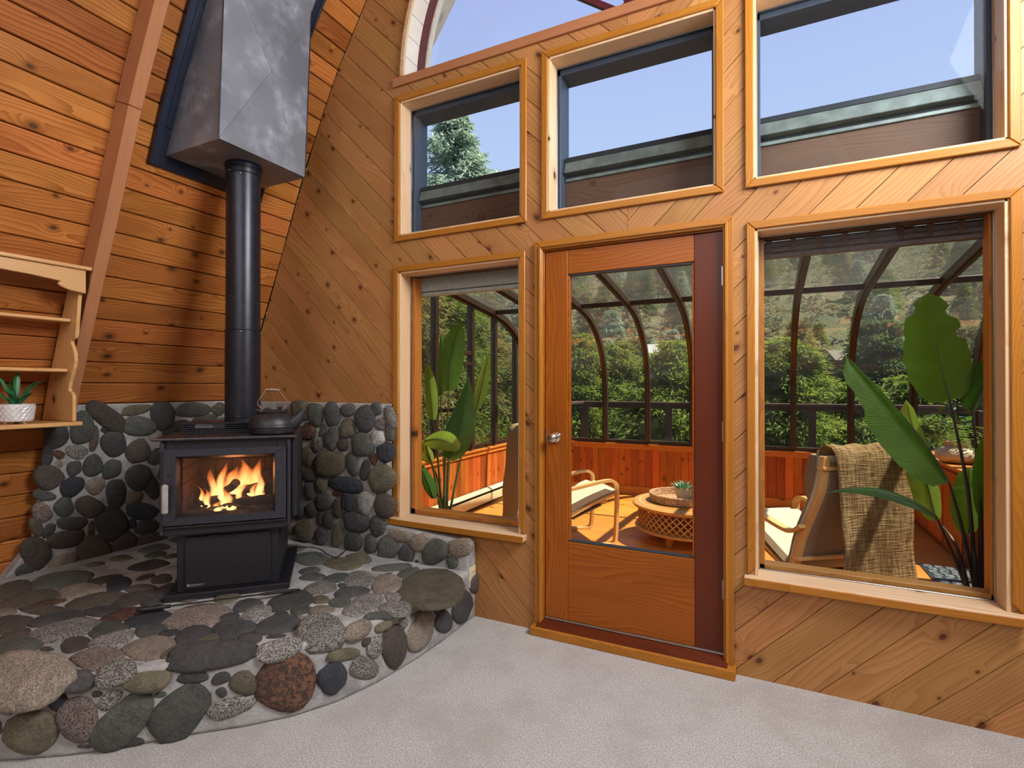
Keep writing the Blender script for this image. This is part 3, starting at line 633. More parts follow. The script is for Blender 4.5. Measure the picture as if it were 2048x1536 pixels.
for i in range(len(zz)-1):
    for k in range(NY):
        a = i*(NY+1)+k; fs.append((a, a+1, a+NY+2, a+NY+1)); fs.append((n1+a, n1+a+NY+1, n1+a+NY+2, n1+a+1))
    a = i*(NY+1); fs.append((a, a+NY+1, n1+a+NY+1, n1+a)); a += NY; fs.append((a, n1+a, n1+a+NY+1, a+NY+1))
for k in range(NY):
    a = k; fs.append((a, n1+a, n1+a+1, a+1)); a = (len(zz)-1)*(NY+1)+k; fs.append((a, a+1, n1+a+1, n1+a))
ho('mortar_back', MB().add(vs, fs).mesh('mortar_back', bevel=.008, angle=60), M['mortar'], mw=HI)
FY = -.10
fcut = [(-3.80, HZ-.02), (-1.600, HZ-.02), (-1.600, .485), (-2.242, .505), (-2.242, 1.30), (-3.73, 1.30)]
ho('mortar_facing', MB().prism([(-3.80, HZ-.02), (-2.242, HZ-.02), (-2.242, 1.30), (-3.70, 1.30)], lambda p: (p[0], FY, p[1]), lambda p: (p[0], -.002, p[1])).prism([(-2.242, HZ-.02), (-1.600, HZ-.02), (-1.600, .47), (-2.242, .505)], lambda p: (p[0], FY, p[1]), lambda p: (p[0], -.002, p[1])).mesh('mortar_facing', bevel=.010, seg=2), M['mortar'], mw=HI)
placed = []; seen_l = set(); STL = {'r': 'large rust brown stone in the hearth front', 'p': 'pinkish granite cobble in the hearth'}
def add_stone(c, n, ua, va, ra, rb, ck, h=None, outline=None):
    """one river stone: dome over an irregular oval; ua/va unit axes in its plane, ra/rb half sizes"""
    K = 16; ph = random.random()*6.28; ph2 = random.random()*6.28; sq = random.uniform(2.1, 2.9); h = h or (min(.017, .20*min(ra, rb)+.004) if n[2] > .9 else min(.034, .28*min(ra, rb)+.006) if n[2] > .4 else min(.036, .32*min(ra, rb)+.006))
    sgn = n; vs = []; ringsv = ((1.0, -.012), (1.02, h*.25), (.93, h*.62), (.72, h*.92), (.38, h*1.04))
    rad = []
    for k in range(K):
        a = 2*pi*k/K; r_ = (abs(math.cos(a))**sq+abs(math.sin(a))**sq)**(-1/sq); r_ *= 1+.055*math.sin(2*a+ph)+.05*math.sin(3*a+ph2)+random.uniform(-.035, .035); rad.append(r_)
    tx = random.uniform(-.12, .12)*h; ty = random.uniform(-.12, .12)*h
    for s_, hh in ringsv:
        for k in range(K):
            a = 2*pi*k/K; x_ = rad[k]*s_*ra*math.cos(a); y_ = rad[k]*s_*rb*math.sin(a)
            vs.append((x_, y_, hh*(1+random.uniform(-.06, .06))+(tx*x_/ra+ty*y_/rb if hh > 0 else 0)))
    vs.append((0, 0, h*1.06)); fs = []
    nr = len(ringsv)
    for i in range(nr-1):
        for k in range(K): fs.append((i*K+k, i*K+(k+1) % K, (i+1)*K+(k+1) % K, (i+1)*K+k))
    for k in range(K): fs.append(((nr-1)*K+k, (nr-1)*K+(k+1) % K, nr*K))
    me = bpy.data.meshes.new('stone'); me.from_pydata(vs, [], fs)
    for p in me.polygons: p.use_smooth = True
    Mx = Matrix.Identity(4)
    for i in range(3): Mx[i][0] = ua[i]; Mx[i][1] = va[i]; Mx[i][2] = n[i]; Mx[i][3] = c[i]
    so2 = ho('stone', me, ST[ck], mw=HI @ Mx)
    if ra > .1 and ck in STL and ck not in seen_l: so2['label'] = STL[ck]; seen_l.add(ck)
    placed.append((Vector(c), Vector(ua), Vector(va), ra, rb, Vector(n)))
def riser_hit(px, py):
    d = ray(px, py); best = None
    for i in range(len(edge)-1):
        a = Vector((*edge[i], 0)); b = Vector((*edge[i+1], 0)); t = b-a; n = Vector((-t.y, t.x, 0)).normalized()
        if n.dot(Vector((-2.8, -.8, 0))-a) > 0: n = -n
        dn = n.dot(d)
        if dn >= 0: continue
        s_ = n.dot(a-CAM)/dn; p = CAM+d*s_; u = (p-a).dot(t)/t.length_squared
        if -.02 <= u <= 1.02 and (best is None or s_ < best[0]): best = (s_, p, n)
    return best
def px_stone(cx, cy, rx, ry, ang, ck, surf):
    if surf == 'T': p = at(cx, cy, z=HZ); n = Vector((0, 0, 1))
    elif surf == 'F': p = at(cx, cy, y=FY); n = Vector((0, -1, 0))
    elif surf == 'L':
        p = hit_arch(cx, cy, BACK); sl = (arch_x(p.z+.1)-arch_x(p.z-.1))/.2; n = Vector((1, 0, -sl)).normalized()
    elif surf == 'E':                                    # on the nosing between top and riser
        r_ = riser_hit(cx, cy); p = at(cx, cy, z=HZ) if r_ is None or r_[1].z > HZ else r_[1]
        rr = riser_hit(cx, cy+6); hn = rr[2] if rr else Vector((.5, -.8, 0)); n = (hn*.75+Vector((0, 0, 1))).normalized()
    else:
        r_ = riser_hit(cx, cy)
        if r_ is None: return
        p, n = r_[1], r_[2]
    c_, s_ = math.cos(math.radians(ang)), math.sin(math.radians(ang))
    A_ = at(cx+rx*c_, cy+rx*s_, n=n, p0=p)-at(cx-rx*c_, cy-rx*s_, n=n, p0=p); B_ = at(cx-ry*s_, cy+ry*c_, n=n, p0=p)-at(cx+ry*s_, cy-ry*c_, n=n, p0=p)
    # conjugate diameters -> principal axes
    u0 = A_.normalized(); v0 = n.cross(u0); m2 = np.array([[A_.dot(u0)/2, B_.dot(u0)/2], [A_.dot(v0)/2, B_.dot(v0)/2]]); U_, S_, _ = np.linalg.svd(m2)
    ua = (u0*float(U_[0, 0])+v0*float(U_[1, 0])).normalized(); va = n.cross(ua); ra, rb = float(S_[0]), float(S_[1])
    ra = min(ra, rb*3.2); off = -.006
    kk = 1.07 if surf == 'T' else 1.0; add_stone(p+n*off, n, ua, va, ra*1.08*kk, rb*1.12*kk, ck)
def batch(ox, oy, sc, rows):
    for (cx, cy, rx, ry, ang, ck, surf) in rows: px_stone(ox+cx/sc, oy+cy/sc, rx/sc, ry/sc, ang, ck, surf)
batch(0, 780, 4.876, [
 (1050,270,200,95,32,'b','L'),(800,370,110,145,10,'g','L'),(1330,190,150,45,-8,'o','L'),(1585,250,105,125,10,'d','L'),(1880,195,155,65,0,'g','L'),(1360,350,155,90,0,'g','L'),(1710,365,140,50,-22,'d','L'),
 (1015,390,40,32,0,'k','L'),(1110,520,115,120,20,'d','L'),(915,470,50,125,8,'b','L'),(740,600,105,70,12,'l','L'),(550,450,100,120,0,'d','L'),(465,640,50,105,15,'d','L'),(575,630,55,42,30,'r','L'),(570,715,45,35,45,'t','L'),
 (480,850,135,105,12,'b','L'),(720,765,65,80,20,'d','L'),(905,740,90,105,0,'g','L'),(1345,600,105,115,20,'b','L'),(1090,770,75,105,35,'g','L'),(1350,850,125,110,-10,'d','L'),(700,945,130,80,-32,'k','L'),(930,930,90,75,-20,'t','L'),
 (1130,1005,95,130,0,'d','L'),(440,1030,100,50,10,'g','L'),(620,1145,95,85,0,'g','L'),(870,1140,125,95,12,'b','L'),(415,1200,90,85,0,'p','L'),(1300,1050,95,50,-20,'t','L'),(1480,945,70,110,-10,'d','L'),(1385,1180,160,75,5,'k','L'),
 (700,1300,140,60,-5,'d','L'),(1090,1300,140,155,20,'d','L'),(890,1360,35,85,5,'b','L'),(360,1340,55,90,-15,'o','L'),(475,1370,45,85,35,'g','L'),(1430,1330,110,70,-10,'d','L'),(1290,1300,42,48,0,'k','L'),(650,1455,175,75,-15,'b','L'),
 (1500,660,65,75,0,'d','L'),(1500,460,50,40,0,'t','L'),(2000,275,120,35,-10,'b','L'),(2130,190,60,60,0,'o','L')])
batch(0, 1060, 4.267, [
 (310,200,120,125,20,'b','L'),(805,200,130,140,20,'b','L'),(1330,145,165,105,8,'b','L'),(540,290,130,75,-25,'t','L'),(1010,290,175,105,-10,'b','L'),(1060,110,105,80,-30,'b','L'),(330,370,45,38,0,'b','L'),(215,350,80,60,-20,'d','L'),
 (530,425,240,62,-12,'g','T'),(110,505,150,60,-12,'b','T'),(170,540,70,20,-20,'b','T'),(250,590,260,48,-13,'b','T'),(700,515,180,48,-6,'t','T'),(885,425,150,22,-14,'b','T'),(400,622,140,20,-10,'r','T'),(820,600,225,56,-10,'b','T'),
 (390,680,180,36,2,'b','T'),(500,748,215,46,-12,'d','T'),(1010,460,95,48,-12,'k','T'),(1200,500,105,30,-5,'b','T'),(1240,400,70,16,-14,'b','T'),(1150,580,165,48,-15,'b','T'),(890,690,150,36,-6,'d','T'),(1380,415,80,33,-8,'b','T'),
 (1420,510,80,46,-20,'d','T'),(1300,612,80,32,-8,'d','T'),(1060,720,180,42,-10,'r','T'),(40,690,85,32,-8,'t','T'),(80,760,110,30,-5,'d','T'),(110,810,160,46,-18,'b','T'),(120,895,140,32,-20,'b','T'),(550,850,270,80,-12,'l','T'),
 (925,850,155,58,-8,'g','T'),(1285,755,165,56,-10,'k','T'),(1690,730,255,82,-8,'p','T'),(1285,850,118,43,-12,'d','T'),(1450,872,80,24,-6,'d','T'),(1650,890,150,66,-22,'d','T'),(955,935,180,55,-14,'l','T'),(645,970,110,52,-18,'b','T'),
 (175,985,185,50,-8,'g','T'),(400,1010,48,18,0,'b','T'),(1280,1000,195,82,-4,'t','T'),(840,1085,188,76,-5,'p','T'),(1500,1025,140,34,-20,'o','T'),(1760,938,118,30,-18,'o','T'),(1940,750,92,32,-15,'d','T'),
 (200,1270,385,215,-6,'t','E'),(650,1285,150,82,-10,'d','E'),(985,1215,185,88,-25,'l','E'),(1250,1250,210,103,-12,'o','E'),(1645,1255,130,53,-2,'d','R'),(1890,1265,82,48,-15,'d','R'),(1365,1405,60,24,-12,'g','R')])
batch(0, 1220, 4.876, [
 (310,1190,245,195,-5,'o','R'),(760,1060,185,203,10,'p','R'),(1200,1100,330,170,-42,'g','R'),(1760,1010,345,180,-42,'g','R'),(1070,880,135,66,-42,'l','R'),(565,885,98,92,0,'k','R'),(60,990,70,35,0,'l','R'),(285,960,85,32,-12,'o','R'),
 (1300,1285,100,42,-8,'d','R'),(830,1330,85,20,0,'d','R'),(0,1150,22,70,0,'d','R'),(950,820,55,32,-10,'b','R')])
batch(300, 1060, 4.267, [
 (520,1060,380,105,-6,'d','E'),(800,1310,108,98,0,'o','R'),(1165,1300,250,220,-15,'r','R'),(1555,1260,113,122,10,'k','R'),(1100,1015,180,82,-14,'l','E'),(855,920,82,48,-5,'d','T'),(1095,800,162,70,-14,'d','T'),(1460,870,200,145,-12,'l','E'),
 (1200,600,158,67,-10,'d','T'),(835,640,108,43,-10,'d','T'),(905,715,122,52,-20,'l','T'),(715,835,158,68,-4,'d','T'),(1455,590,63,30,-5,'o','T'),(1460,490,118,47,-6,'l','T'),(1390,398,98,26,-3,'d','T'),(1600,405,92,33,-10,'g','T'),
 (1720,525,138,36,-5,'d','T'),(1790,415,108,57,-5,'l','T'),(1620,612,82,35,-10,'g','T'),(1830,632,148,66,-20,'l','T'),(1640,468,34,18,0,'d','T'),(1290,685,75,29,-10,'g','T'),(1460,682,93,35,-5,'t','T'),(1120,707,54,14,-3,'d','T'),(1290,738,28,13,0,'t','T'),
 (1780,845,118,70,-25,'t','E'),(1920,1000,62,98,10,'l','R'),(1660,1065,165,50,-8,'o','R'),(1830,1180,113,92,-5,'l','R'),(1845,935,44,34,-25,'b','E'),(610,1385,44,42,0,'d','R'),(690,1515,200,75,-20,'l','R'),(1080,903,74,13,-5,'d','T')])
batch(560, 1040, 4.876, [
 (1470,645,265,165,-12,'o','T'),(1045,615,128,80,-5,'t','T'),(1100,462,178,26,-4,'g','T'),(1250,508,88,36,-20,'g','T'),(600,420,165,50,3,'o','T'),(770,372,98,48,5,'o','T'),(290,495,88,28,-5,'g','T'),(300,372,145,55,0,'g','T'),(1110,750,73,38,0,'l','T'),
 (1130,850,135,50,0,'l','T'),(975,930,135,38,0,'g','E'),(1010,1010,88,50,-20,'o','E'),(1110,1230,112,188,8,'b','R'),(1367,1085,103,182,25,'t','R'),(1600,990,76,98,-5,'d','R'),(1520,865,30,53,0,'k','R'),(1205,995,40,62,0,'l','R'),(1325,905,62,20,-5,'o','E'),
 (1770,830,88,143,5,'d','R'),(1620,810,66,46,0,'l','R'),(1230,570,30,17,0,'o','T'),(1055,525,38,11,-5,'k','T'),
 (1755,270,108,83,0,'t','F'),(1510,310,128,108,-20,'g','F'),(1370,225,88,83,0,'t','F'),(1165,160,108,55,12,'t','F'),(1235,335,68,93,10,'d','F'),(1055,270,102,102,0,'g','F'),(885,235,56,90,-5,'g','F'),(715,210,86,93,0,'d','F'),(560,160,46,112,8,'o','F'),
 (405,155,60,82,0,'d','F'),(250,100,88,108,0,'o','F'),(1680,410,56,60,0,'g','F'),(1330,415,20,26,0,'k','F')])
batch(560, 780, 4.876, [
 (205,200,98,90,0,'o','F'),(350,240,73,108,0,'g','F'),(512,235,73,110,0,'d','F'),(660,195,73,60,0,'g','F'),(830,280,90,128,-5,'d','F'),(940,185,48,60,0,'g','F'),(975,335,56,53,0,'l','F'),(1070,270,44,105,-10,'l','F'),(660,375,73,86,0,'o','F'),(275,410,73,78,0,'r','F'),
 (415,400,30,62,12,'g','F'),(510,470,68,113,15,'g','F'),(375,530,58,68,0,'l','F'),(610,530,53,62,0,'b','F'),(805,530,103,110,10,'g','F'),(955,475,68,73,0,'w','F'),(1072,430,36,66,0,'g','F'),(1028,605,73,102,-5,'k','F'),(910,670,40,53,-20,'r','F'),(275,650,60,93,0,'o','F'),
 (490,720,142,116,5,'o','F'),(710,720,58,108,-3,'g','F'),(830,785,43,98,15,'d','F'),(985,870,112,132,15,'o','F'),(290,830,73,62,10,'d','F'),(640,925,160,72,12,'k','F'),(410,925,53,73,0,'o','F'),(295,980,46,88,-5,'d','F'),(430,1090,73,82,0,'d','F'),(565,1010,52,28,0,'r','F'),
 (660,1090,56,100,0,'k','F'),(735,1090,28,100,0,'g','F'),(840,1100,73,116,0,'w','F'),(1018,1130,84,114,-3,'b','F'),(565,1150,46,98,0,'o','F'),(310,1165,58,70,0,'d','F'),(400,1240,33,73,0,'d','F'),(475,1270,46,83,0,'d','F'),(745,1285,128,92,5,'d','F'),(950,1330,72,90,0,'g','F')])
# stones the stove and shelf hide, and the far left end of the platform: packed at random between the others
def free(c, r):
    for (pc, ua, va, ra, rb, n) in placed:
        d = c-pc
        if abs(d.dot(n)) > .12: continue
        if math.hypot(d.dot(ua)/(ra+r+.010), d.dot(va)/(rb+r+.010)) < 1: return False
    return True
rs = random.Random(5); cnt = 0
def inside(p):
    c_ = False; q = loop
    for i in range(len(q)):
        (xa_, ya_), (xb_, yb_) = q[i], q[(i+1) % len(q)]
        if (ya_ > p[1]) != (yb_ > p[1]) and p[0] < (xb_-xa_)*(p[1]-ya_)/(yb_-ya_)+xa_: c_ = not c_
    return c_
for size, tries in ((.085, 500), (.06, 900), (.04, 1400), (.024, 1500)):
    for _ in range(tries):
        if len(placed) > 292: break
        s_ = rs.choice('TTLLFFR'); r_ = size*rs.uniform(.85, 1.15); el = rs.uniform(1.0, 1.35)
        if s_ == 'T':
            p = Vector((rs.uniform(-4.0, -1.7), rs.uniform(-2.2, -.16), HZ)); n = Vector((0, 0, 1)); ux = Vector((1, 0, 0))
            if not inside(p) or not inside((p.x+r_, p.y-r_)) or p.x < back_x(.35)+r_: continue
            if abs(p.x+2.75) < .2 and abs(p.y+.75) < .2: continue
        elif s_ == 'L':
            z = rs.uniform(HZ+r_, 1.29-r_); p = Vector((back_x(z), rs.uniform(-1.21+r_, -.14-r_), z)); sl = (arch_x(z+.1)-arch_x(z-.1))/.2; n = Vector((1, 0, -sl)).normalized(); ux = Vector((0, 1, 0))
        elif s_ == 'F':
            p = Vector((rs.uniform(-3.5, -1.66), FY, rs.uniform(HZ+r_, 1.285-r_))); n = Vector((0, -1, 0)); ux = Vector((1, 0, 0))
            if p.x+r_*el > -2.25 and p.z+r_ > .475: continue
            if p.x-r_ < back_x(p.z): continue
        else:
            i = rs.randrange(len(edge)-1); u = rs.random(); a = Vector((*edge[i], 0)); b = Vector((*edge[i+1], 0)); t_ = b-a; n = Vector((-t_.y, t_.x, 0)).normalized()
            if n.dot(Vector((-2.8, -.8, 0))-a) > 0: n = -n
            p = a+t_*u+Vector((0, 0, rs.uniform(r_, HZ-r_))); ux = t_.normalized()
        if not free(p, r_): continue
        va = n.cross(ux).normalized(); ux = va.cross(n)
        if r_*el > r_: pass
        add_stone(p-n*.006, n, ux, va, r_*el, r_, rs.choice('ggddddbbolltk'))
# ================================================================== WOOD STOVE (turned 45 degrees in the corner)
SO = Vector((-2.543, -.972, HZ)); su = Vector((s2, s2, 0)); sv = Vector((-s2, s2, 0))
def SW(u, v, z): return SO+su*u+sv*v+Vector((0, 0, z))
stove = empty('wood_stove', SO, pi/4, 'black wood stove on a pedestal with a fire burning behind its glass door', 'stove')
def sp(name, x0, x1, y0, y1, z0, z1, m, parent=stove, bevel=.004): return boxo(name, x0, x1, y0, y1, z0, z1, M[m], parent, bevel=bevel)
sp('plinth', -.297, .297, 0, .70, 0, .034, 'stoveblk', bevel=.006)
sp('pedestal', -.243, .243, .030, .60, .034, .345, 'stoveblk')
dp = sp('pedestal_panel', -.205, .203, .018, .031, .050, .322, 'stoveblk', bevel=.003)
sp('panel_latch', -.09, -.05, .010, .022, .318, .324, 'stoveedge', bevel=.001)
body = MB(); TV = .828
body.box(-.300, -.238, -.015, .50, .345, TV).box(.238, .300, -.015, .50, .345, TV).box(-.238, .238, -.015, .50, .345, .428).box(-.238, .238, -.015, .50, .765, TV).box(-.238, .238, .42, .50, .428, .765)
obj('body', body.mesh('body', bevel=.004), M['stoveblk'], stove)
for s_ in (-1, 1):
    sp('side_casing', s_*.300, s_*.328, .075, .62, .375, TV, 'stovegrey', bevel=.006)
    sp('front_flange', s_*.284, s_*.304, -.034, -.012, .350, TV-.004, 'stovegrey', bevel=.004)
sp('rear_casing', -.328, .328, .5, .64, .375, TV, 'stoveblk')
sp('ash_lip', -.284, .284, -.052, -.012, .384, .396, 'stoveedge', bevel=.005)
sp('lower_front', -.284, .284, -.030, -.012, .346, .384, 'stoveblk', bevel=.002)
tp = MB().prism([(-.336, -.050), (.336, -.050), (.336, .655), (-.336, .655)], lambda p: (p[0], p[1], TV), lambda p: (p[0], p[1], TV+.014))
obj('top_plate', tp.mesh('top_plate', bevel=.005, seg=2), M['stoveedge'], stove)
gr = sp('warming_grille', -.28, .26, .275, .50, TV+.014, TV+.024, 'stoveblk', bevel=.002)
sp('grille_cap', -.285, .265, .262, .52, TV+.060, TV+.070, 'stoveblk', bevel=.003)
for k in range(3): sp('grille_slat', -.28, .26, .268, .285, TV+.026+k*.012, TV+.031+k*.012, 'stovegrey', bevel=.001)
for s_ in (-.275, .25): sp('grille_post', s_, s_+.01, .285, .50, TV+.024, TV+.060, 'stoveblk', bevel=.001)
sp('air_control', -.345, -.300, .03, .045, .775, .787, 'rubber', bevel=.004)
# door with mitred bevelled frame
door = empty('door', (0, 0, 0)); door.parent = stove
def dframe(name, o_, i_, y0, y1, ysl, m):
    """outer rect o_, inner rect i_ (x0,x1,z0,z1); inner edge slopes back to ysl"""
    (ax, bx, az, bz), (cx_, dx_, cz_, dz_) = o_, i_
    for q in ([(ax, az), (bx, az), (dx_, cz_), (cx_, cz_)], [(bx, az), (bx, bz), (dx_, dz_), (dx_, cz_)], [(bx, bz), (ax, bz), (cx_, dz_), (dx_, dz_)], [(ax, bz), (ax, az), (cx_, cz_), (cx_, dz_)]):
        vs = [(p[0], y0, p[1]) for p in q[:2]]+[(p[0], ysl, p[1]) for p in q[2:]]+[(p[0], y1, p[1]) for p in q]
        obj(name, MB().add(vs, [(0, 1, 2, 3), (7, 6, 5, 4), (0, 4, 5, 1), (1, 5, 6, 2), (2, 6, 7, 3), (3, 7, 4, 0)]).mesh(name, bevel=.002), M[m], door)
dframe('door_frame', (-.283, .283, .402, .786), (-.229, .229, .440, .748), -.056, -.018, -.056, 'stovegrey')
dframe('glass_bezel', (-.230, .230, .439, .749), (-.216, .216, .454, .734), -.055, -.020, -.026, 'stoveedge')
obj('door_glass', MB().box(-.219, .219, -.027, -.023, .450, .738).mesh('g'), M['stoveglass'], door)
hd = sp('handle', -.281, -.252, -.098, -.076, .470, .618, 'pewter', door, .008); sp('handle_stem', -.262, -.247, -.080, -.050, .585, .612, 'iron', door, .003)
sp('latch_boss', -.262, -.250, -.064, -.055, .648, .660, 'iron', door, .003)
# firebox lining, embers, logs and flames
fbx = empty('firebox', (0, 0, 0)); fbx.parent = stove
bw = .088
for r in range(4):
    for c in range(5):
        xx = -.22+c*bw+(-.044 if r % 2 else 0); a, b = max(-.236, xx), min(.236, xx+bw-.003)
        if b-a > .02: boxo('firebrick', a, b, .385, .418, .430+r*.083, .430+r*.083+.080, M['firebrick'], fbx, bevel=.002)
    for s_ in (-1, 1):
        for c in range(3): boxo('firebrick', s_*.214, s_*.237, .02+c*.12, .02+c*.12+.117, .430+r*.083, .430+r*.083+.080, M['firebrick'], fbx, bevel=.002)
ab = MB(); nx_, ny_ = 18, 12
vs = [(-.21+.42*i/nx_, .0+.37*j/ny_, .434+.020*random.random()+.030*math.exp(-((i-9)/5)**2)) for j in range(ny_+1) for i in range(nx_+1)]
obj('ash_bed', MB().add(vs, [(j*(nx_+1)+i, j*(nx_+1)+i+1, (j+1)*(nx_+1)+i+1, (j+1)*(nx_+1)+i) for j in range(ny_) for i in range(nx_)]).mesh('ash'), M['ash'], fbx)
def logm(a, b, r):
    a = Vector(a); b = Vector(b); pts = [a.lerp(b, k/6)+Vector((random.uniform(-.004, .004), random.uniform(-.004, .004), random.uniform(-.004, .004))) for k in range(7)]
    return MB().tube(pts, [r*random.uniform(.88, 1.1) for _ in pts], 10)
for a, b, r in [((-.17, .12, .475), (.19, .20, .48), .030), ((-.15, .24, .49), (.17, .15, .535), .030), ((.02, .07, .47), (.20, .10, .475), .028), ((-.10, .28, .48), (.02, .10, .575), .022)]:
    obj('log', logm(a, b, r).mesh('log', smooth=True), M['log'], fbx)
for _ in range(46):
    c = (random.uniform(-.15, .15), random.uniform(.02, .2), .468+random.uniform(-.006, .02)); r = random.uniform(.005, .012)
    obj('ember', MB().lathe([(.001, -r), (r*.8, -r*.6), (r, 0), (r*.7, r*.6), (.001, r)], 6).mesh('e', smooth=True), M['ember'] if random.random() < .6 else M['log'], fbx, loc=c, rot=(random.random(), random.random(), 0))
def flame(x, y, z, w, h, lean, ph):
    n = 14; vs = []; uv = []
    for j in range(n+1):
        t = j/n; ww = w*(math.sin(pi*min(1, t*.78+.22))**.8)*(1+.28*math.sin(9*t+ph))*(1-t**3); cx = lean*t*t*h+.012*math.sin(7*t+ph)*t*1.6
        for k, s_ in enumerate((-1, -.5, 0, .5, 1)): vs.append((cx+s_*ww*.5, -.012*(1-s_*s_)*math.cos(pi*t/2)+.01*math.sin(5*t+ph), t*h)); uv.append((k/4, t))
    fs = [(j*5+k, j*5+k+1, (j+1)*5+k+1, (j+1)*5+k) for j in range(n) for k in range(4)]
    me = bpy.data.meshes.new('flame'); me.from_pydata(vs, [], fs); ul = me.uv_layers.new()
    for p in me.polygons:
        p.use_smooth = True
        for li in p.loop_indices: ul.data[li].uv = uv[me.loops[li].vertex_index]
    obj('flame', me, M['flame'], fbx, loc=(x, y, z), rot=(0, 0, random.uniform(-.3, .3)))
for q in [(-.085, .15, .45, .075, .235, -.15, .3), (-.055, .12, .46, .055, .265, .05, 2), (.0, .17, .47, .07, .185, .0, 1), (.03, .14, .47, .05, .155, .25, 3), (.085, .17, .46, .06, .205, -.1, 4), (.125, .13, .46, .05, .225, .12, 5.2), (.10, .10, .45, .045, .15, .2, .9),
          (-.11, .10, .44, .045, .13, -.3, 2.7), (-.03, .08, .45, .06, .12, .1, 5), (.05, .08, .45, .05, .10, -.2, 1.4), (-.14, .12, .44, .03, .15, -.35, 3.6), (-.07, .2, .45, .09, .17, .1, 4.4), (.06, .2, .47, .09, .14, 0, 2.2), (.0, .06, .44, .07, .075, 0, .2), (.05, .2, .47, .13, .25, -.1, 3.3), (-.02, .22, .46, .12, .21, .12, .9), (.11, .19, .46, .08, .26, .0, 1.7), (-.06, .05, .44, .05, .065, .1, 1.2), (.14, .16, .45, .05, .12, .1, 2.9)]: flame(*q)
fl = bpy.data.lights.new('fire_glow', 'POINT'); fl.energy = 2.2; fl.color = (1, .42, .14); fl.shadow_soft_size = .05
flo = bpy.data.objects.new('fire_glow', fl); COL.objects.link(flo); flo.parent = stove; flo.location = (0, .13, .62)
# badge lettering
tx = bpy.data.curves.new('badge', 'FONT'); tx.body = 'REGENCY'; tx.size = .0145; tx.extrude = .0006; tx.space_character = 1.08
t0_ = bpy.data.objects.new('t0', tx); COL.objects.link(t0_); bpy.context.view_layer.update(); me_ = bpy.data.meshes.new_from_object(t0_); bpy.data.objects.remove(t0_); to = obj('badge_lettering', me_, None); me_.materials.clear(); me_.materials.append(M['badge']); to.parent = stove; to.location = (-.182, .0172, .066); to.rotation_euler = (pi/2, 0, 0)
sp('badge_mark', -.192, -.184, .0165, .0185, .066, .077, 'badge', bevel=.0005)

# --- flue pipe
PX_, PY_ = -2.861, -.654
pipe = empty('flue_pipe', (PX_, PY_, HZ+TV+.014), 0, 'round black flue pipe rising from the stove to the chimney box', 'pipe')
zb = 0
def pz(name, r0, r1, za, zb_, m='pipe'): return obj(name, MB().lathe([(r0, za), (r1, zb_)], 40).mesh(name, smooth=True), M[m], pipe)
pz('lower_section', .098, .098, .0, .60); pz('upper_section', .0955, .0955, .60, 1.62); 
for z in (.055, .075, .60, 1.545, 1.575): obj('seam_ring', MB().lathe([(.0955, z-.003), (.1005, z), (.0955, z+.003)], 40, cap=False).mesh('s', smooth=True), M['pipe'], pipe)
obj('top_collar', MB().lathe([(.103, 1.585), (.103, 1.612), (.125, 1.6135)], 40).mesh('tc', smooth=True), M['blueblack'], pipe)
for a, z in ((-1.1, .05), (-.9, .085), (-.75, .59), (-.8, 1.53), (-1.5, 1.55)): obj('rivet', MB().lathe([(.004, 0), (.003, .003), (.0005, .004)], 8).mesh('r'), M['steel'], pipe, loc=(.0985*math.cos(a), .0985*math.sin(a), z), rot=(0, pi/2, a))

# --- chimney box (chase) on the curved wall
chase = empty('chimney_box', (-2.9, -.655, 2.762), 0, 'square grey sheet metal chimney box on a blue black backing plate', 'chimney box')
CI = Matrix.Translation((2.9, .655, -2.762)); y0, y1 = -.95, -.36; zt = 3.93
fx = lambda z: -2.67+.05*(z-2.762); bxs = [2.762, 3.0, 3.3, 3.6, 3.8, zt]
mbc = MB(); vs = []
for z in bxs: vs += [(arch_x(z)+.030, y0, z), (max(fx(z), arch_x(z)+.031), y0, z), (max(fx(z), arch_x(z)+.031), y1, z), (arch_x(z)+.030, y1, z)]
fs = [(0, 1, 2, 3)]+[(i*4+k, i*4+(k+1) % 4, (i+1)*4+(k+1) % 4, (i+1)*4+k) for i in range(len(bxs)-1) for k in (0, 2, 3)]+[tuple(reversed([(len(bxs)-1)*4+k for k in range(4)]))]
obj('box_body', MB().add(vs, fs).mesh('box_body'), M['chase'], chase, mw=CI)
zm = 3.765; ctr = (fx(3.27)+.016, -.655, 3.27); e_ = .0015
q = [(fx(2.762)+e_, y0-.001, 2.760), (fx(2.762)+e_, y1+.001, 2.760), (fx(zm)+e_, y1+.001, zm), (fx(zm)+e_, y0-.001, zm), ctr]
obj('front_sheet', MB().add(q+[(fx(zt)+.012, y1+.001, zt), (fx(zt)+.012, y0-.001, zt)], [(0, 1, 4), (1, 2, 4), (2, 3, 4), (3, 0, 4), (3, 2, 5, 6)]).mesh('front_sheet'), M['chase'], chase, mw=CI)
for c_ in q[:4]: obj('crease', MB().tube([Vector(c_)+Vector((.0006, 0, 0)), Vector(ctr)+Vector((.0006, 0, 0))], .0016, 5).mesh('cr'), M['chase'], chase, mw=CI)
for a, b in (((fx(2.762)+.004, y0, 2.76), (fx(zt)+.004, y0, zt)), ((fx(2.762)+.004, y1, 2.76), (fx(zt)+.004, y1, zt)), ((fx(2.762)+.004, y0, 2.762), (fx(2.762)+.004, y1, 2.762))):
    obj('edge_fold', MB().tube([a, b], .0035, 6).mesh('ef'), M['stoveedge'], chase, mw=CI)
pl_z = [2.695, 2.9, 3.1, 3.3, 3.5, 3.7, 3.9, 4.2, 4.5]; 
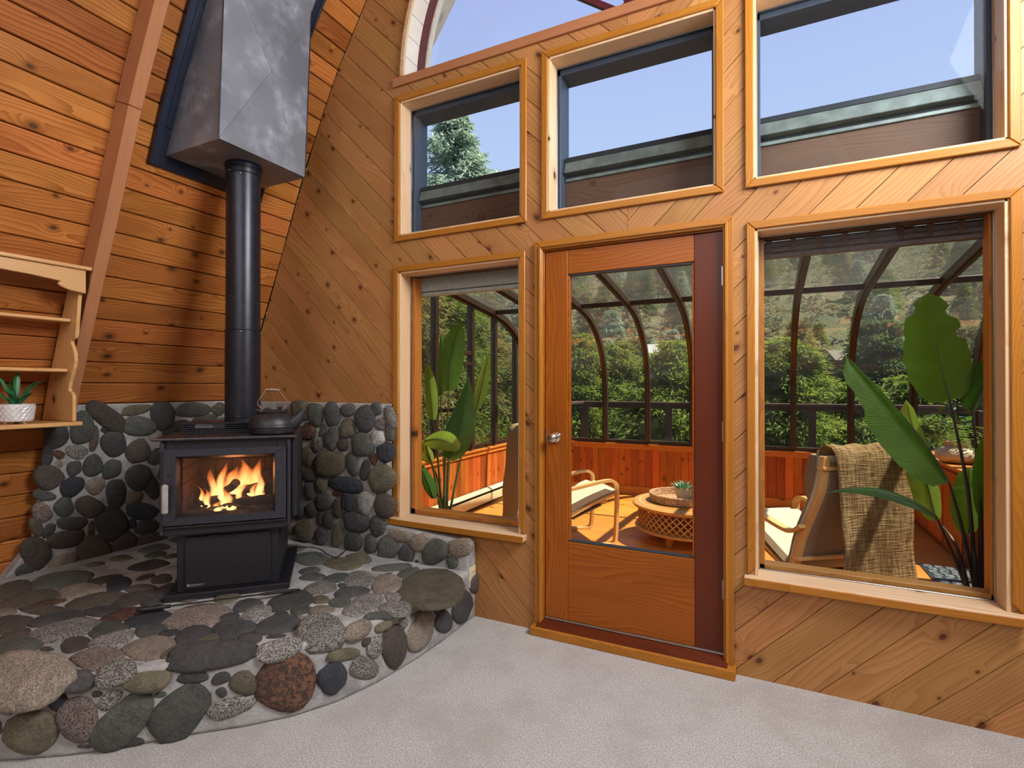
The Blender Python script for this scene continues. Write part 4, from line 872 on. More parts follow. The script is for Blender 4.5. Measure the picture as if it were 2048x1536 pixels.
def plate(name, ya, yb, o0, o1, zl, m):
    vs = []
    for z in zl: vs += [(arch_x(z)+o0, ya, z), (arch_x(z)+o1, ya, z), (arch_x(z)+o1, yb, z), (arch_x(z)+o0, yb, z)]
    return obj(name, MB().add(vs, [(i*4+k, i*4+(k+1) % 4, (i+1)*4+(k+1) % 4, (i+1)*4+k) for i in range(len(zl)-1) for k in range(4)]+[(3, 2, 1, 0), tuple((len(zl)-1)*4+k for k in range(4))]).mesh(name, bevel=.003), M[m], chase, mw=CI)
plate('backing_plate', -1.028, -.30, .000, .026, pl_z, 'blueblack'); plate('plate_rim', -1.030, -1.018, .0, .040, pl_z, 'blueblack'); plate('plate_rim', -.312, -.298, .0, .040, pl_z, 'blueblack')
plate('side_flange', -.985, -.95, .026, .034, pl_z[1:-2], 'blueblack')

# --- cast iron kettle on the stove top
kp = SW(.200, .105, TV+.014); kettle = empty('kettle', kp, YAW+.12, 'black cast iron kettle with a coiled wire handle on the stove top', 'kettle')
obj('body', MB().lathe([(.02, 0), (.098, 0), (.106, .006), (.111, .03), (.112, .045), (.104, .070), (.086, .092), (.068, .102), (.066, .106), (.001, .106)], 36).mesh('kb', smooth=True), M['iron'], kettle)
obj('belly_ridge', MB().lathe([(.108, .028), (.1145, .036), (.111, .044)], 36, cap=False).mesh('kr', smooth=True), M['iron'], kettle)
ld = obj('lid', MB().lathe([(.074, .105), (.075, .110), (.060, .114), (.03, .117), (.001, .118)], 30).mesh('kl', smooth=True), M['iron'], kettle)
obj('lid_knob', MB().lathe([(.006, .117), (.006, .121), (.013, .124), (.014, .128), (.008, .131), (.001, .131)], 14).mesh('kk', smooth=True), M['iron'], ld, loc=(.035, 0, 0))
spt = [(.075, 0, .045), (.105, 0, .055), (.130, 0, .078), (.147, 0, .104), (.153, 0, .114)]
obj('spout', MB().tube(spt, [.040, .036, .026, .017, .014], 14).mesh('ks', smooth=True), M['iron'], kettle)
for s_ in (-1, 1): obj('lug', MB().tube([(s_*.050, 0, .104), (s_*.058, 0, .114), (s_*.078, 0, .116)], .006, 8).mesh('lug', smooth=True), M['iron'], kettle)
hp = [(-.080, 0, .116), (-.054, 0, .117), (-.056, 0, .124), (-.072, 0, .145), (-.070, 0, .160), (-.038, 0, .205), (-.030, 0, .213), (0, 0, .217), (.030, 0, .213), (.038, 0, .205), (.070, 0, .160), (.072, 0, .145), (.056, 0, .124), (.054, 0, .117), (.080, 0, .116)]
hb_ = obj('bail_handle', MB().tube(hp, .0028, 8).mesh('bh', smooth=True), M['chrome'], kettle)
coil = [(-.036+.072*t/160, .0065*math.cos(t*.9), .2145+.003*math.cos((t-80)/80*1.4)+.0065*math.sin(t*.9)) for t in range(161)]
obj('coil_grip', MB().tube(coil, .0022, 5).mesh('cg', smooth=True), M['chrome'], hb_)

kettle.scale = (1.1, 1.1, 1.13)
# --- poker on the hearth in front of the plinth
pa = at(272, 1221, z=HZ+.035); pb = at(597, 1179, z=HZ+.030); pk = empty('fire_poker', pa, 0, 'slim black fire poker lying along the front of the stove plinth', 'poker')
dv = (pb-pa); pkm = lambda t: dv*t+Vector((.006, -.006, .0))*0
obj('grip', MB().tube([pkm(t) for t in (0, .02, .05, .08, .12, .16, .17)], [.004, .011, .014, .012, .014, .011, .006], 10).mesh('grip', smooth=True), M['rubber'], pk)
obj('ferrule', MB().tube([pkm(.165), pkm(.195)], .0085, 10).mesh('fe', smooth=True), M['rubber'], pk)
obj('shaft', MB().tube([pkm(.19), pkm(.75)], .0042, 8).mesh('sh', smooth=True), M['stoveedge'], pk)
obj('tip', MB().tube([pkm(.74), pkm(.78), pkm(.93), pkm(1.0), pkm(1.02)+Vector((.012, -.012, 0))], [.005, .009, .008, .006, .002], 8).mesh('tip', smooth=True), M['iron'], pk)
# --- power cord from the stove to the facing
pts = [at(x_, y_, z=HZ+.045) for x_, y_ in ((577, 1096), (612, 1094), (640, 1098), (655, 1109), (675, 1113))]; pts += [Vector((-2.475, -.165, .36)), Vector((-2.515, -.152, .42)), Vector((-2.535, -.150, .52)), Vector((-2.54, -.150, .62)), Vector((-2.53, -.150, .70))]
def spline(P_, n=8):
    out = []; P_ = [Vector(p) for p in P_]
    for i in range(len(P_)-1):
        a, b, c, d = P_[max(i-1, 0)], P_[i], P_[i+1], P_[min(i+2, len(P_)-1)]
        for k in range(n):
            t = k/n; out.append(.5*((2*b)+(c-a)*t+(2*a-5*b+4*c-d)*t*t+(3*b-a-3*c+d)*t**3))
    return out+[P_[-1]]
cd = obj('power_cord', MB().tube(spline(pts), .0035, 6).mesh('cord', smooth=True), M['rubber']); tag(cd, 'thin black power cord trailing from behind the stove up the stones', 'cord')
# --- outlet on the end of the stone facing
ol = empty('wall_outlet', (-1.592, -.050, .262), 0, 'cream outlet plate on the end of the stone facing by the pine wall', 'outlet')
boxo('cover_plate', -.008, 0.0, -.036, .036, -.060, .060, M['cream'], ol, bevel=.003)
for z in (-.028, .028):
    so_ = boxo('socket', 0, .003, -.016, .016, z-.017, z+.017, M['cream'], ol, bevel=.002)
    for y in (-.007, .007): boxo('slot', .0012, .0022, y-.0015, y+.0015, -.005, .008, M['rubber'], so_, bevel=0)

# ================================================================== LEAVES
def leaf_mesh(base, ctrl, tip, width, side, fold=.15, prof='paddle', n=16, notches=(), curl=0.0, th=0, asym=1.0):
    base, ctrl, tip, side = Vector(base), Vector(ctrl), Vector(tip), Vector(side).normalized(); vs = []; uv = []; K = 7
    for j in range(n+1):
        t = j/n; p = base*(1-t)**2+ctrl*2*t*(1-t)+tip*t*t; tg = ((ctrl-base)*(1-t)+(tip-ctrl)*t).normalized(); s_ = (side-tg*side.dot(tg)).normalized(); nr = tg.cross(s_)
        if prof == 'paddle': w = math.sin(pi*min(1, (t*.93+.045)))**.5*(1-.22*t)*1.08
        elif prof == 'broad': w = 1.82*(t+.02)**.36*(1-t)**.52
        elif prof == 'lance': w = math.sin(pi*min(1, t*.9+.10))**.9*(1-.25*t)
        elif prof == 'spear': w = math.sin(pi*(t*.82+.18))**1.0*(1-t*.15)
        else: w = (1-t)**.7
        if j == n: w = 0.02
        for k in range(K):
            u = -1+2*k/(K-1); ww = w*width/2*(asym if u > 0 else 1)
            for (tn, sd, dep) in notches:
                if sd*u > 0 and abs(t-tn) < 1.01/n: ww *= (1-dep*(abs(u) > .55))
            vs.append(p+s_*(u*ww)+nr*(abs(u)**1.3*fold*ww*1.0+curl*u*ww*math.sin(3*t*pi)*.25+.03*ww*math.sin(t*38+u*2)*abs(u))); uv.append(((u+1)/2, t))
    fs = [(j*K+k, j*K+k+1, (j+1)*K+k+1, (j+1)*K+k) for j in range(n) for k in range(K-1)]
    me = bpy.data.meshes.new('leaf'); me.from_pydata([tuple(v) for v in vs], [], fs); ul = me.uv_layers.new()
    for p in me.polygons:
        p.use_smooth = True
        for li in p.loop_indices: ul.data[li].uv = uv[me.loops[li].vertex_index]
    return me
# ================================================================== WALL SHELF
wsx = lambda z: arch_x(z)+.022
ws = empty('wall_shelf', (-3.45, -1.75, 1.20), 0, 'honey coloured wooden wall shelf with scalloped sides on the cedar wall', 'shelf'); WI = Matrix.Translation((3.45, 1.75, -1.20))
fr = [(-3.411, 1.222), (-3.410, 1.345), (-3.414, 1.368), (-3.428, 1.383), (-3.452, 1.388), (-3.456, 1.405), (-3.447, 1.435), (-3.425, 1.475), (-3.402, 1.520), (-3.393, 1.558), (-3.397, 1.595), (-3.415, 1.630), (-3.432, 1.655), (-3.432, 1.668), (-3.412, 1.672), (-3.392, 1.680), (-3.384, 1.700), (-3.360, 1.890), (-3.352, 1.930), (-3.345, 2.045)]
side_poly = fr+[(wsx(z), z) for z in (2.045, 1.8, 1.6, 1.4, 1.222)]
for y in (-1.268, -2.22):
    c = (-3.5, y, 1.63); mw = WI @ frame_mw(c, (0, 0, 1), (1, 0, 0))
    obj('side_panel', MB().prism([(p[1]-1.63, p[0]+3.5) for p in side_poly], lambda p: (p[0], p[1], -.009), lambda p: (p[0], p[1], .009)).mesh('sp', bevel=.003), M['shelfwood'], ws, mw=mw)
def sboard(nm, xa, xb, ya, yb, za, zb):
    o = lboard(nm, xa, xb, ya, yb, za, zb, M['shelfwood'], ws, .004); o.matrix_basis = WI @ o.matrix_basis
sboard('bottom_board', wsx(1.21), -3.395, -2.25, -1.236, 1.198, 1.220)
sboard('shelf_board', wsx(1.50), -3.455, -2.21, -1.278, 1.494, 1.512); sboard('shelf_board', wsx(1.775), -3.425, -2.21, -1.278, 1.768, 1.786)
sboard('top_cap', wsx(2.05), -3.305, -2.25, -1.236, 2.046, 2.066)
hp_ = [(p.y, p.z) for p in (at(x_, y_, x=-3.322) for x_, y_ in ((175, 588), (158, 584), (140, 580), (126, 574), (118, 569), (116, 565), (122, 562), (60, 548), (0, 537)))]
hp_ = [(-1.258, 2.046), (-1.258, hp_[0][1])]+hp_[1:]+[(-2.23, hp_[-1][1]-.02), (-2.23, 2.046)]
c = (-3.33, -1.7, 1.99); mw = WI @ frame_mw(c, (0, 1, 0), (0, 0, 1))
obj('header_board', MB().prism([(p[0]+1.7, p[1]-1.99) for p in hp_], lambda p: (p[0], p[1], -.009), lambda p: (p[0], p[1], .009)).mesh('hb', bevel=.003), M['shelfwood'], ws, mw=mw)
# --- agave in a ribbed white pot
pc = at(31, 843, x=-3.515); pc.z = 1.221; pot = empty('agave_plant', pc, 0, 'small agave with thick green leaves in a ribbed white pot on the shelf', 'plant')
seg = 40; vs = []; rows = [(.048, .010, 0), (.066, .012, 0)]+[(.0700+.0010*k, .020+.008*k, 1) for k in range(9)]+[(.078, .096, 0), (.078, .102, 0), (.072, .102, 0), (.071, .085, 0)]
for i, (r, z, f_) in enumerate(rows):
    for k in range(seg):
        a = 2*pi*k/seg; rr = r+(.0016*(1 if (k+i//2) % 2 else -1) if f_ else 0); vs.append((rr*math.cos(a), rr*math.sin(a), z))
fs = [(i*seg+k, i*seg+(k+1) % seg, (i+1)*seg+(k+1) % seg, (i+1)*seg+k) for i in range(len(rows)-1) for k in range(seg)]+[tuple(reversed(range(seg)))]
obj('pot', MB().add(vs, fs).mesh('pot'), M['ceramic'], pot)
for a in (.6, 2.7, 4.8): obj('pot_foot', MB().lathe([(.009, 0), (.011, .012)], 10).mesh('pf'), M['ceramic'], pot, loc=(.04*math.cos(a), .04*math.sin(a), 0))
obj('soil', MB().lathe([(.001, .088), (.071, .088)], 20, cap=False).mesh('soil'), M['soil'], pot)
rt = Vector((math.cos(YAW), math.sin(YAW), 0)); fwv = Vector((-math.sin(YAW), math.cos(YAW), 0))
for (dx, dy, dz, w, c1) in [(.17, -.01, .13, .026, .10), (.13, -.03, .075, .032, .085), (.02, -.05, .10, .03, .06), (-.10, -.03, .17, .034, .14), (-.14, -.05, .10, .034, .11), (-.02, .03, .18, .03, .1), (.08, .05, .13, .03, .1), (-.09, .06, .14, .03, .1), (.04, -.08, .07, .03, .08)]:
    tip = rt*dx+fwv*dy+Vector((0, 0, .088+dz)); ct = rt*dx*.45+fwv*dy*.45+Vector((0, 0, .088+dz*1.05)); obj('leaf', leaf_mesh((0, 0, .086), ct, tip, w, tip.cross(Vector((0, 0, 1))), .5, 'spear', 10), M['agave'], pot)
# ================================================================== SUNROOM
XL, XR, YF = -3.08, 1.97, 4.03
sf = empty('floor_sunroom'); structure(sf, 'orange varnished board floor of the sunroom')
boxo('subfloor', XL, XR+.6, T_WALL, YF+.05, -.10, -.022, M['backing'], sf, bevel=0)
y = T_WALL
while y < YF:
    cuts = sorted([XL+random.uniform(.6, 4.2)]); a = XL
    for b in cuts+[XR+.6]:
        lboard('plank', a, b-.002, y+.001, y+.132, -.022, 0, M['deckwood'], sf, .0015); a = b
    y += .1335
def knee(nm, label, p0, p1, inn, n_, zt=.655):
    """wainscot wall from p0 to p1; inn = direction into the room"""
    w = empty(nm); structure(w, label); p0 = Vector((*p0, 0)); p1 = Vector((*p1, 0)); L = (p1-p0).length; t = (p1-p0)/L; inn = Vector((*inn, 0))
    c = (p0+p1)/2-inn*.05+Vector((0, 0, .33)); board('stud_wall', L, .66, .08, M['backing'], w, frame_mw(c, t, (0, 0, 1)))
    k = 0; s_ = .0; bwid = .089
    while s_ < L-.01:
        e2 = min(L, s_+bwid-.002); c = p0+t*((s_+e2)/2)-inn*.004+Vector((0, 0, .355)); board('plank', .50, e2-s_, .012, M['wainscot'], w, frame_mw(c, (0, 0, 1), t), .0025); s_ += bwid
    board('base_board', L, .108, .018, M['orange_trim'], w, frame_mw(p0+t*L/2+inn*.004+Vector((0, 0, .056)), t, (0, 0, 1)))
    board('rail_board', L, .05, .018, M['orange_trim'], w, frame_mw(p0+t*L/2+inn*.004+Vector((0, 0, .62)), t, (0, 0, 1)))
    board('sill_board', L+.0, .13, .022, M['orange_trim'], w, frame_mw(p0+t*L/2-inn*.04+Vector((0, 0, .656)), t, inn))
    board('sill_frame', L, .07, .045, M['bronze'], w, frame_mw(p0+t*L/2-inn*.045+Vector((0, 0, .69)), t, inn)); return w
knee('wall_sunroom_far', 'cedar wainscot knee wall across the far side of the sunroom', (XL, YF), (XR+.02, YF), (0, -1), 57)
knee('wall_sunroom_left', 'sunlit cedar wainscot knee wall on the left of the sunroom', (XL, .18), (XL, YF), (1, 0), 43)
knee('wall_sunroom_right', 'cedar wainscot knee wall at the right end of the sunroom', (XR+.02, YF), (XR+.02, .18), (-1, 0), 43)
RP = [(.245, 2.64), (1.0, 2.56), (2.0, 2.455), (2.95, 2.345), (3.25, 2.285), (3.50, 2.185), (3.72, 2.045), (3.88, 1.87), (3.98, 1.70), (4.025, 1.55), (4.045, 1.35), (4.05, .70)]
fr_ = empty('sunroom_frame', (-.5, 2, 0), 0, 'dark bronze greenhouse frame with curved eaves and clear panes over the sunroom', 'greenhouse frame', kind='structure')
FI = Matrix.Translation((.5, -2, 0))
RX = [XL+.02, -2.49, -1.927, -1.363, -.815, -.26, .30, .861, 1.424, 1.955]
RPs = RP[:3]+spline([(0, a, b) for a, b in RP[3:10]], 4)
RPs = [(p[1], p[2]) if len(p) == 3 else p for p in RPs]+RP[10:]
for i, xx in enumerate(RX):
    w = .062 if 0 < i < len(RX)-1 else .09
    obj('rafter', MB().strip([(xx, a, b) for a, b in RPs], (1, 0, 0), w, .085).mesh('rafter', bevel=.004), M['bronze'], fr_, mw=FI)
    obj('rafter_cap', MB().strip([(xx, a+.0, b+.0) for a, b in RPs], (1, 0, 0), w*.42, .125).mesh('rc', bevel=.004), M['bronze'], fr_, mw=FI)
boxo('purlin', XL, XR, 2.935, 2.975, 2.315, 2.368, M['bronze'], fr_).matrix_basis = FI @ Matrix.Translation(((XL+XR)/2, 2.955, 2.34))
for i in range(len(RX)-1):
    a, b = RX[i]+.03, RX[i+1]-.03
    for nm, seg_, mt in (('roof_pane', [p for p in RPs if p[0] <= 2.951], 'roofglass'), ('curved_pane', [p for p in RPs if p[0] >= 2.949], 'sunglass')):
        obj(nm, MB().strip([((a+b)/2, p[0], p[1]+.022) if nm == 'roof_pane' else ((a+b)/2, p[0]+.022*(p[0] > 3.6), p[1]+.022*(p[0] <= 3.6)) for p in seg_], (1, 0, 0), b-a, .005).mesh(nm, smooth=True), M[mt], fr_, mw=FI)
def zroof(y): return float(np.interp(y, [p[0] for p in RPs if p[1] > 1.3], [p[1] for p in RPs if p[1] > 1.3]))
for side, xx in ((-1, XL), (1, XR+.02)):
    ys = [.30, 1.08, 1.71, 2.45, 3.03, 3.64] if side < 0 else [.3, 1.2, 2.1, 2.9, 3.5]
    for i, yy in enumerate(ys):
        boxo('mullion', xx-.035, xx+.035, yy-.03, yy+.03, .70, zroof(yy)-.03, M['bronze'], fr_).matrix_basis = FI @ Matrix.Translation((xx, yy, (.70+zroof(yy)-.03)/2))
        y2 = (ys+[4.02])[i+1]; zt_ = min(zroof(yy+.03), zroof(y2-.03))-.02
        ysamp = [yy+.03+(y2-yy-.06)*k/4 for k in range(5)]; poly = [(yy+.03, .71), (y2-.03, .71)]+[(q_, zroof(q_)-.03) for q_ in reversed(ysamp)]
        obj('side_pane', MB().prism(poly, lambda p: (xx-.003, p[0], p[1]), lambda p: (xx+.003, p[0], p[1])).mesh('side_pane'), M['sunglass'], fr_, mw=FI)
    if side < 0:
        for zz_, hh in ((1.80, .05), (1.68, .04), (1.16, .04)): boxo('sash_bar', xx-.03, xx+.03, 1.74, 2.42, zz_-hh/2, zz_+hh/2, M['bronze'], fr_).matrix_basis = FI @ Matrix.Translation((xx, 2.08, zz_))
# dark door frame standing in the right end wall
for yy in (2.62, 3.32): boxo('end_post', XR-.09, XR-.02, yy-.05, yy+.05, .70, 2.2, M['brownwood'], fr_).matrix_basis = FI @ Matrix.Translation((XR-.055, yy, 1.45))
# orange cedar cladding on the outside of the window wall (sunroom side)
# --- baseboard heater
bh = empty('baseboard_heater', (XL+.06, 2.3, 0), 0, 'long cream baseboard heater along the left sunroom wall', 'heater')
def bhp(nm, poly, m): obj(nm, MB().prism(poly, lambda p: (p[0], -1.75, p[1]), lambda p: (p[0], 1.55, p[1])).mesh(nm, bevel=.003), M[m], bh)
bhp('back_plate', [(-.04, .02), (-.03, .02), (-.03, .185), (-.04, .185)], 'cream'); bhp('front_cover', [(.018, .025), (.026, .025), (.026, .125), (.018, .125)], 'cream'); bhp('top_hood', [(-.03, .175), (.022, .150), (.026, .158), (-.03, .187)], 'cream'); bhp('fin_core', [(-.03, .05), (.012, .05), (.012, .12), (-.03, .12)], 'flashdark')
for e2 in (-1.76, 1.55): boxo('end_cap', -.04, .028, e2, e2+.01, .02, .187, M['cream'], bh, bevel=.002)
# --- rolled blinds hung outside the lower windows
bl = empty('roller_blind', (-1.75, .235, 2.13), 0, 'pale green white blind rolled up above the lower left window', 'blind')
obj('roll', MB().tube([(-.44, 0, -.035), (.50, 0, -.035)], .028, 16).mesh('roll', smooth=True), M['blindwhite'], bl); boxo('valance', -.45, .50, -.040, -.030, -.055, .045, M['blindwhite'], bl); boxo('bottom_bar', -.44, .50, -.03, .02, -.085, -.06, M['blindwhite'], bl); boxo('head_rail', -.44, .50, -.03, .03, .045, .065, M['blindwhite'], bl)
bb = empty('bamboo_blind', (.43, .235, 2.13), 0, 'brown woven bamboo blind rolled up above the large right window', 'blind')
obj('roll', MB().tube([(-.47, 0, -.010), (.50, 0, -.010)], .045, 16).mesh('roll', smooth=True), M['bamboo'], bb); boxo('head_rail', -.47, .50, -.03, .03, .045, .07, M['brownwood'], bb)
for k in range(4): boxo('slat_band', -.47, .50, -.052, -.046, -.058+k*.028, -.038+k*.028, M['bamboo'], bb, bevel=.002)
for k in range(9): boxo('cord_tab', -.42+k*.11, -.395+k*.11, -.056, -.052, -.03, .05, M['brownwood'], bb, bevel=.001)
# ================================================================== LOUNGE CHAIRS
def chair(loc, rz, label):
    """bentwood lounge chair; local +y is the way it faces"""
    c = empty('lounge_chair', loc, rz, label, 'chair', 'bentwood lounge chairs in the sunroom')
    hw = .275
    seat = spline([(0, .50, .455), (0, .27, .370), (0, .04, .262), (0, -.030, .232), (0, -.075, .250), (0, -.105, .31), (0, -.150, .46), (0, -.235, .64), (0, -.305, .80), (0, -.33, .97), (0, -.332, 1.0)], 5)
    arm = spline([(0, -.20, .555), (0, -.145, .515), (0, -.07, .500), (0, .10, .525), (0, .34, .570), (0, .43, .575), (0, .478, .550), (0, .49, .49), (0, .485, .25), (0, .475, .07), (0, .455, .022), (0, .40, .012), (0, .10, .012), (0, -.30, .012)], 5)
    for s_ in (-1, 1):
        obj('seat_side', MB().strip([(s_*(hw-.045), p.y, p.z) for p in seat], (1, 0, 0), .045, .024).mesh('seat_side', bevel=.003), M['bentwood'], c)
        obj('arm_frame', MB().strip([(s_*hw, p.y, p.z) for p in arm], (1, 0, 0), .05, .024).mesh('arm_frame', bevel=.003), M['bentwood'], c)
    for (y_, z_) in ((.38, .385), (.05, .235), (-.115, .33), (-.322, .93)): boxo('crossbar', -hw+.02, hw-.02, y_-.03, y_+.03, z_-.012, z_+.008, M['bentwood'], c)
    boxo('floor_crossbar', -hw, hw, -.25, -.20, .012, .03, M['bentwood'], c)
    bs = [(0, p.y-.006, p.z-.004) for p in seat if p.z < .98 and p.y < -.02]; obj('back_sling', MB().strip(bs, (1, 0, 0), 2*hw-.13, .006).mesh('sling', smooth=True), M['cushionside'], c)
    boxo('under_sling', -hw+.05, hw-.05, -.07, .38, .262, .272, M['cushionside'], c).rotation_euler = (.37, 0, 0)
    # cushion: thick slab following the seat line on its upper/front side
    L = [Vector((0, p.y, p.z)) for p in seat]; n = len(L); vs = []; W_ = .50; K = 8
    for i, p in enumerate(L):
        t = (L[min(i+1, n-1)]-L[max(i-1, 0)]).normalized(); nr = Vector((0, -t.z, t.y)); nr = -nr if nr.z*.7+nr.y < 0 else nr
        th = .075*(1 if 1 < i < n-2 else .5)*(1-.25*math.exp(-((i-n*.42)/1.5)**2)); prof_ = [(-W_/2+.012, .014), (-W_/2, th*.5), (-W_/2+.02, th), (-W_/6, th*1.12), (W_/6, th*1.12), (W_/2-.02, th), (W_/2, th*.5), (W_/2-.012, .014)]
        for a, b in prof_: vs.append(p+Vector((a, 0, 0))+nr*b)
    fs = [(i*K+k, i*K+(k+1) % K, (i+1)*K+(k+1) % K, (i+1)*K+k) for i in range(n-1) for k in range(K)]+[tuple(reversed(range(K))), tuple((n-1)*K+k for k in range(K))]
    cu = obj('cushion', MB().add(vs, fs).mesh('cushion', smooth=True), M['cushion'], c)
    for s_ in (-1, 1): obj('piping', MB().tube([v for v in [L[i]+Vector((s_*W_/2, 0, 0))+Vector((0, .035, .035)) for i in range(1, n-1)]], .006, 6).mesh('p', smooth=True), M['cushionside'], cu)
    # headrest pillow
    vs = []; 
    for i in range(9):
        a = i/8; z_ = .73+.27*a; y_ = -.275-.035*a; th = .075*math.sin(pi*(.12+.76*a))**.5
        for a_, b_ in ((-.245, .03), (-.25, .06), (-.22, .06+th), (0, .065+th*1.1), (.22, .06+th), (.25, .06), (.245, .03)): vs.append((a_, y_+b_, z_))
    obj('headrest', MB().add(vs, [(i*7+k, i*7+(k+1) % 7, (i+1)*7+(k+1) % 7, (i+1)*7+k) for i in range(8) for k in range(7)]+[tuple(reversed(range(7))), tuple(56+k for k in range(7))]).mesh('hr', smooth=True), M['cushionside'], c)
    return c
def throw(name, chairloc, rz, x0, x1, back_z, front_z, m, label, bulge=.03):
    o = empty(name, chairloc, rz, label, 'throw'); NX = 22
    path = [(-.02, front_z)] if False else []
    back = [( -.385-.05*math.sin(pi*.5*t), 1.015-(1.015-back_z)*t) for t in np.linspace(.06, 1, 18)]
    topp = [(-.235, .93), (-.238, 1.0), (-.262, 1.045), (-.305, 1.062), (-.35, 1.052), (-.378, 1.022)]
    P_ = topp+back; vs = []; uv = []; s_ = 0; prev = P_[0]
    for j, (y, z) in enumerate(P_):
        s_ += math.hypot(y-prev[0], z-prev[1]); prev = (y, z)
        dn = max(0, (1.0-z)/(1.0-back_z)) if j > 5 else 0
        for i in range(NX+1):
            u = i/NX; x = x0+(x1-x0)*u; dy = -dn*bulge*(.6*math.sin(u*9+1)+.4*math.sin(u*17+3*dn))-.012*math.sin(14*dn+3*u)*dn; 
            vs.append((x+.012*math.sin(6*dn+u)*dn, y+dy, z+.006*math.sin(u*20)*(j < 6))); uv.append((u*(x1-x0), s_))
    n = len(P_); fs = [(j*(NX+1)+i, j*(NX+1)+i+1, (j+1)*(NX+1)+i+1, (j+1)*(NX+1)+i) for j in range(n-1) for i in range(NX)]
    me = bpy.data.meshes.new(name); me.from_pydata(vs, [], fs); ul = me.uv_layers.new()
    for p in me.polygons:
        p.use_smooth = True
        for li in p.loop_indices: ul.data[li].uv = uv[me.loops[li].vertex_index]
    cl = obj('cloth', me, m, o); md = cl.modifiers.new('t', 'SOLIDIFY'); md.thickness = .005; md.offset = 0
    fr2 = MB()
    for i in range(NX*2): 
        x = x0+(x1-x0)*i/(NX*2); fr2.tube([(x, -.435, back_z+.002), (x+random.uniform(-.006, .006), -.437, back_z-.03)], .0018, 4)
    obj('fringe', fr2.mesh('fringe'), m, o)['kind'] = 'stuff'; return o
RC = (.300, 1.20, 0); RCA = math.radians(38)
chair(RC, RCA, 'cream cushioned bentwood lounge chair seen from behind through the large right window')
throw('burlap_throw', RC, RCA, -.205, .315, .055, .6, M['burlap'], 'coarse brown burlap throw hung over the back of the right lounge chair', .022)
LC = (-1.74, 1.70, 0); LCA = math.radians(-50)
chair(LC, LCA, 'cream cushioned bentwood lounge chair at the left of the round table, facing right')
throw('knitted_throw', LC, LCA, -.24, .29, .06, .6, M['knit'], 'tan diamond knit throw hung over the back of the left lounge chair', .015)
# ================================================================== COFFEE TABLE
TC = (-.64, 2.21); tb = empty('coffee_table', (TC[0], TC[1], 0), 0, 'round carved wooden coffee table with a pierced lattice drum', 'table')
obj('table_top', MB().lathe([(.001, .332), (.30, .332), (.30, .322), (.440, .322), (.485, .326), (.492, .338), (.490, .350), (.478, .356), (.445, .358), (.43, .354), (.001, .354)], 64).mesh('tt', smooth=True), M['mango'], tb)
obj('inlay_ring', MB().lathe([(.418, .3565), (.424, .3585), (.430, .3565)], 64, cap=False).mesh('ir', smooth=True), M['jamb'], tb)
obj('base_rim', MB().lathe([(.001, .118), (.44, .118), (.462, .122), (.468, .132), (.462, .142), (.43, .146), (.001, .146)], 64).mesh('br', smooth=True), M['mango'], tb)
NL = 44; lat = MB(); r0 = .435; r1 = .424
for k in range(NL):
    for sg in (-1, 1):
        pts_ = []
        for j in range(9):
            a = 2*pi*(k+sg*j/8*3)/NL; z = .146+(.326-.146)*j/8; pts_.append((r0*math.cos(a), r0*math.sin(a), z))
        vs = []
        for j, p in enumerate(pts_):
            v = Vector(p); rad_ = Vector((v.x, v.y, 0)).normalized(); tan = Vector((-rad_.y, rad_.x, 0))
            for a_, b_ in ((-.007, 0), (.007, 0), (.007, -.012), (-.007, -.012)): vs.append(v+tan*a_+rad_*b_)
        lat.add(vs, [(j*4+q, j*4+(q+1) % 4, (j+1)*4+(q+1) % 4, (j+1)*4+q) for j in range(8) for q in range(4)])
for k in range(NL):
    for z in (.176, .206, .236, .266, .296):
        a = 2*pi*(k+(0 if round((z-.176)/.03) % 2 else .5))/NL; c = Vector((r0*math.cos(a), r0*math.sin(a), z)); rad_ = Vector((math.cos(a), math.sin(a), 0)); tan = Vector((-rad_.y, rad_.x, 0)); q_ = .0155
        lat.add([c+tan*.010+rad_*.004, c+Vector((0, 0, .010))+rad_*.004, c-tan*.010+rad_*.004, c-Vector((0, 0, .010))+rad_*.004, c+tan*.010-rad_*.01, c+Vector((0, 0, .010))-rad_*.01, c-tan*.010-rad_*.01, c-Vector((0, 0, .010))-rad_*.01], [(0, 1, 2, 3), (7, 6, 5, 4), (0, 4, 5, 1), (1, 5, 6, 2), (2, 6, 7, 3), (3, 7, 4, 0)])
obj('lattice_drum', lat.mesh('lattice'), M['mango'], tb)['kind'] = 'stuff'
for k in range(4):
    a = math.radians(-113+90*k); obj('leg', MB().lathe([(.030, 0), (.034, .01), (.036, .12)], 16).mesh('leg', smooth=True), M['mango'], tb, loc=(.29*math.cos(a), .29*math.sin(a), 0))
ty = empty('woven_tray', (-.70, 2.215, .358), 0, 'round coiled rattan tray with raised sides on the coffee table', 'tray')
RT_ = .262
obj('tray_base', MB().lathe([(.001, 0), (RT_, 0), (RT_, .010), (.001, .010)], 48).mesh('tb'), M['rattan'], ty)
for k in range(6): obj('coil', MB().tube([((RT_+.002*k)*math.cos(2*pi*j/48), (RT_+.002*k)*math.sin(2*pi*j/48), .012+.0112*k) for j in range(48)], .0088, 8, closed=True).mesh('coil', smooth=True), M['rattan'], ty)
wr_ = MB()
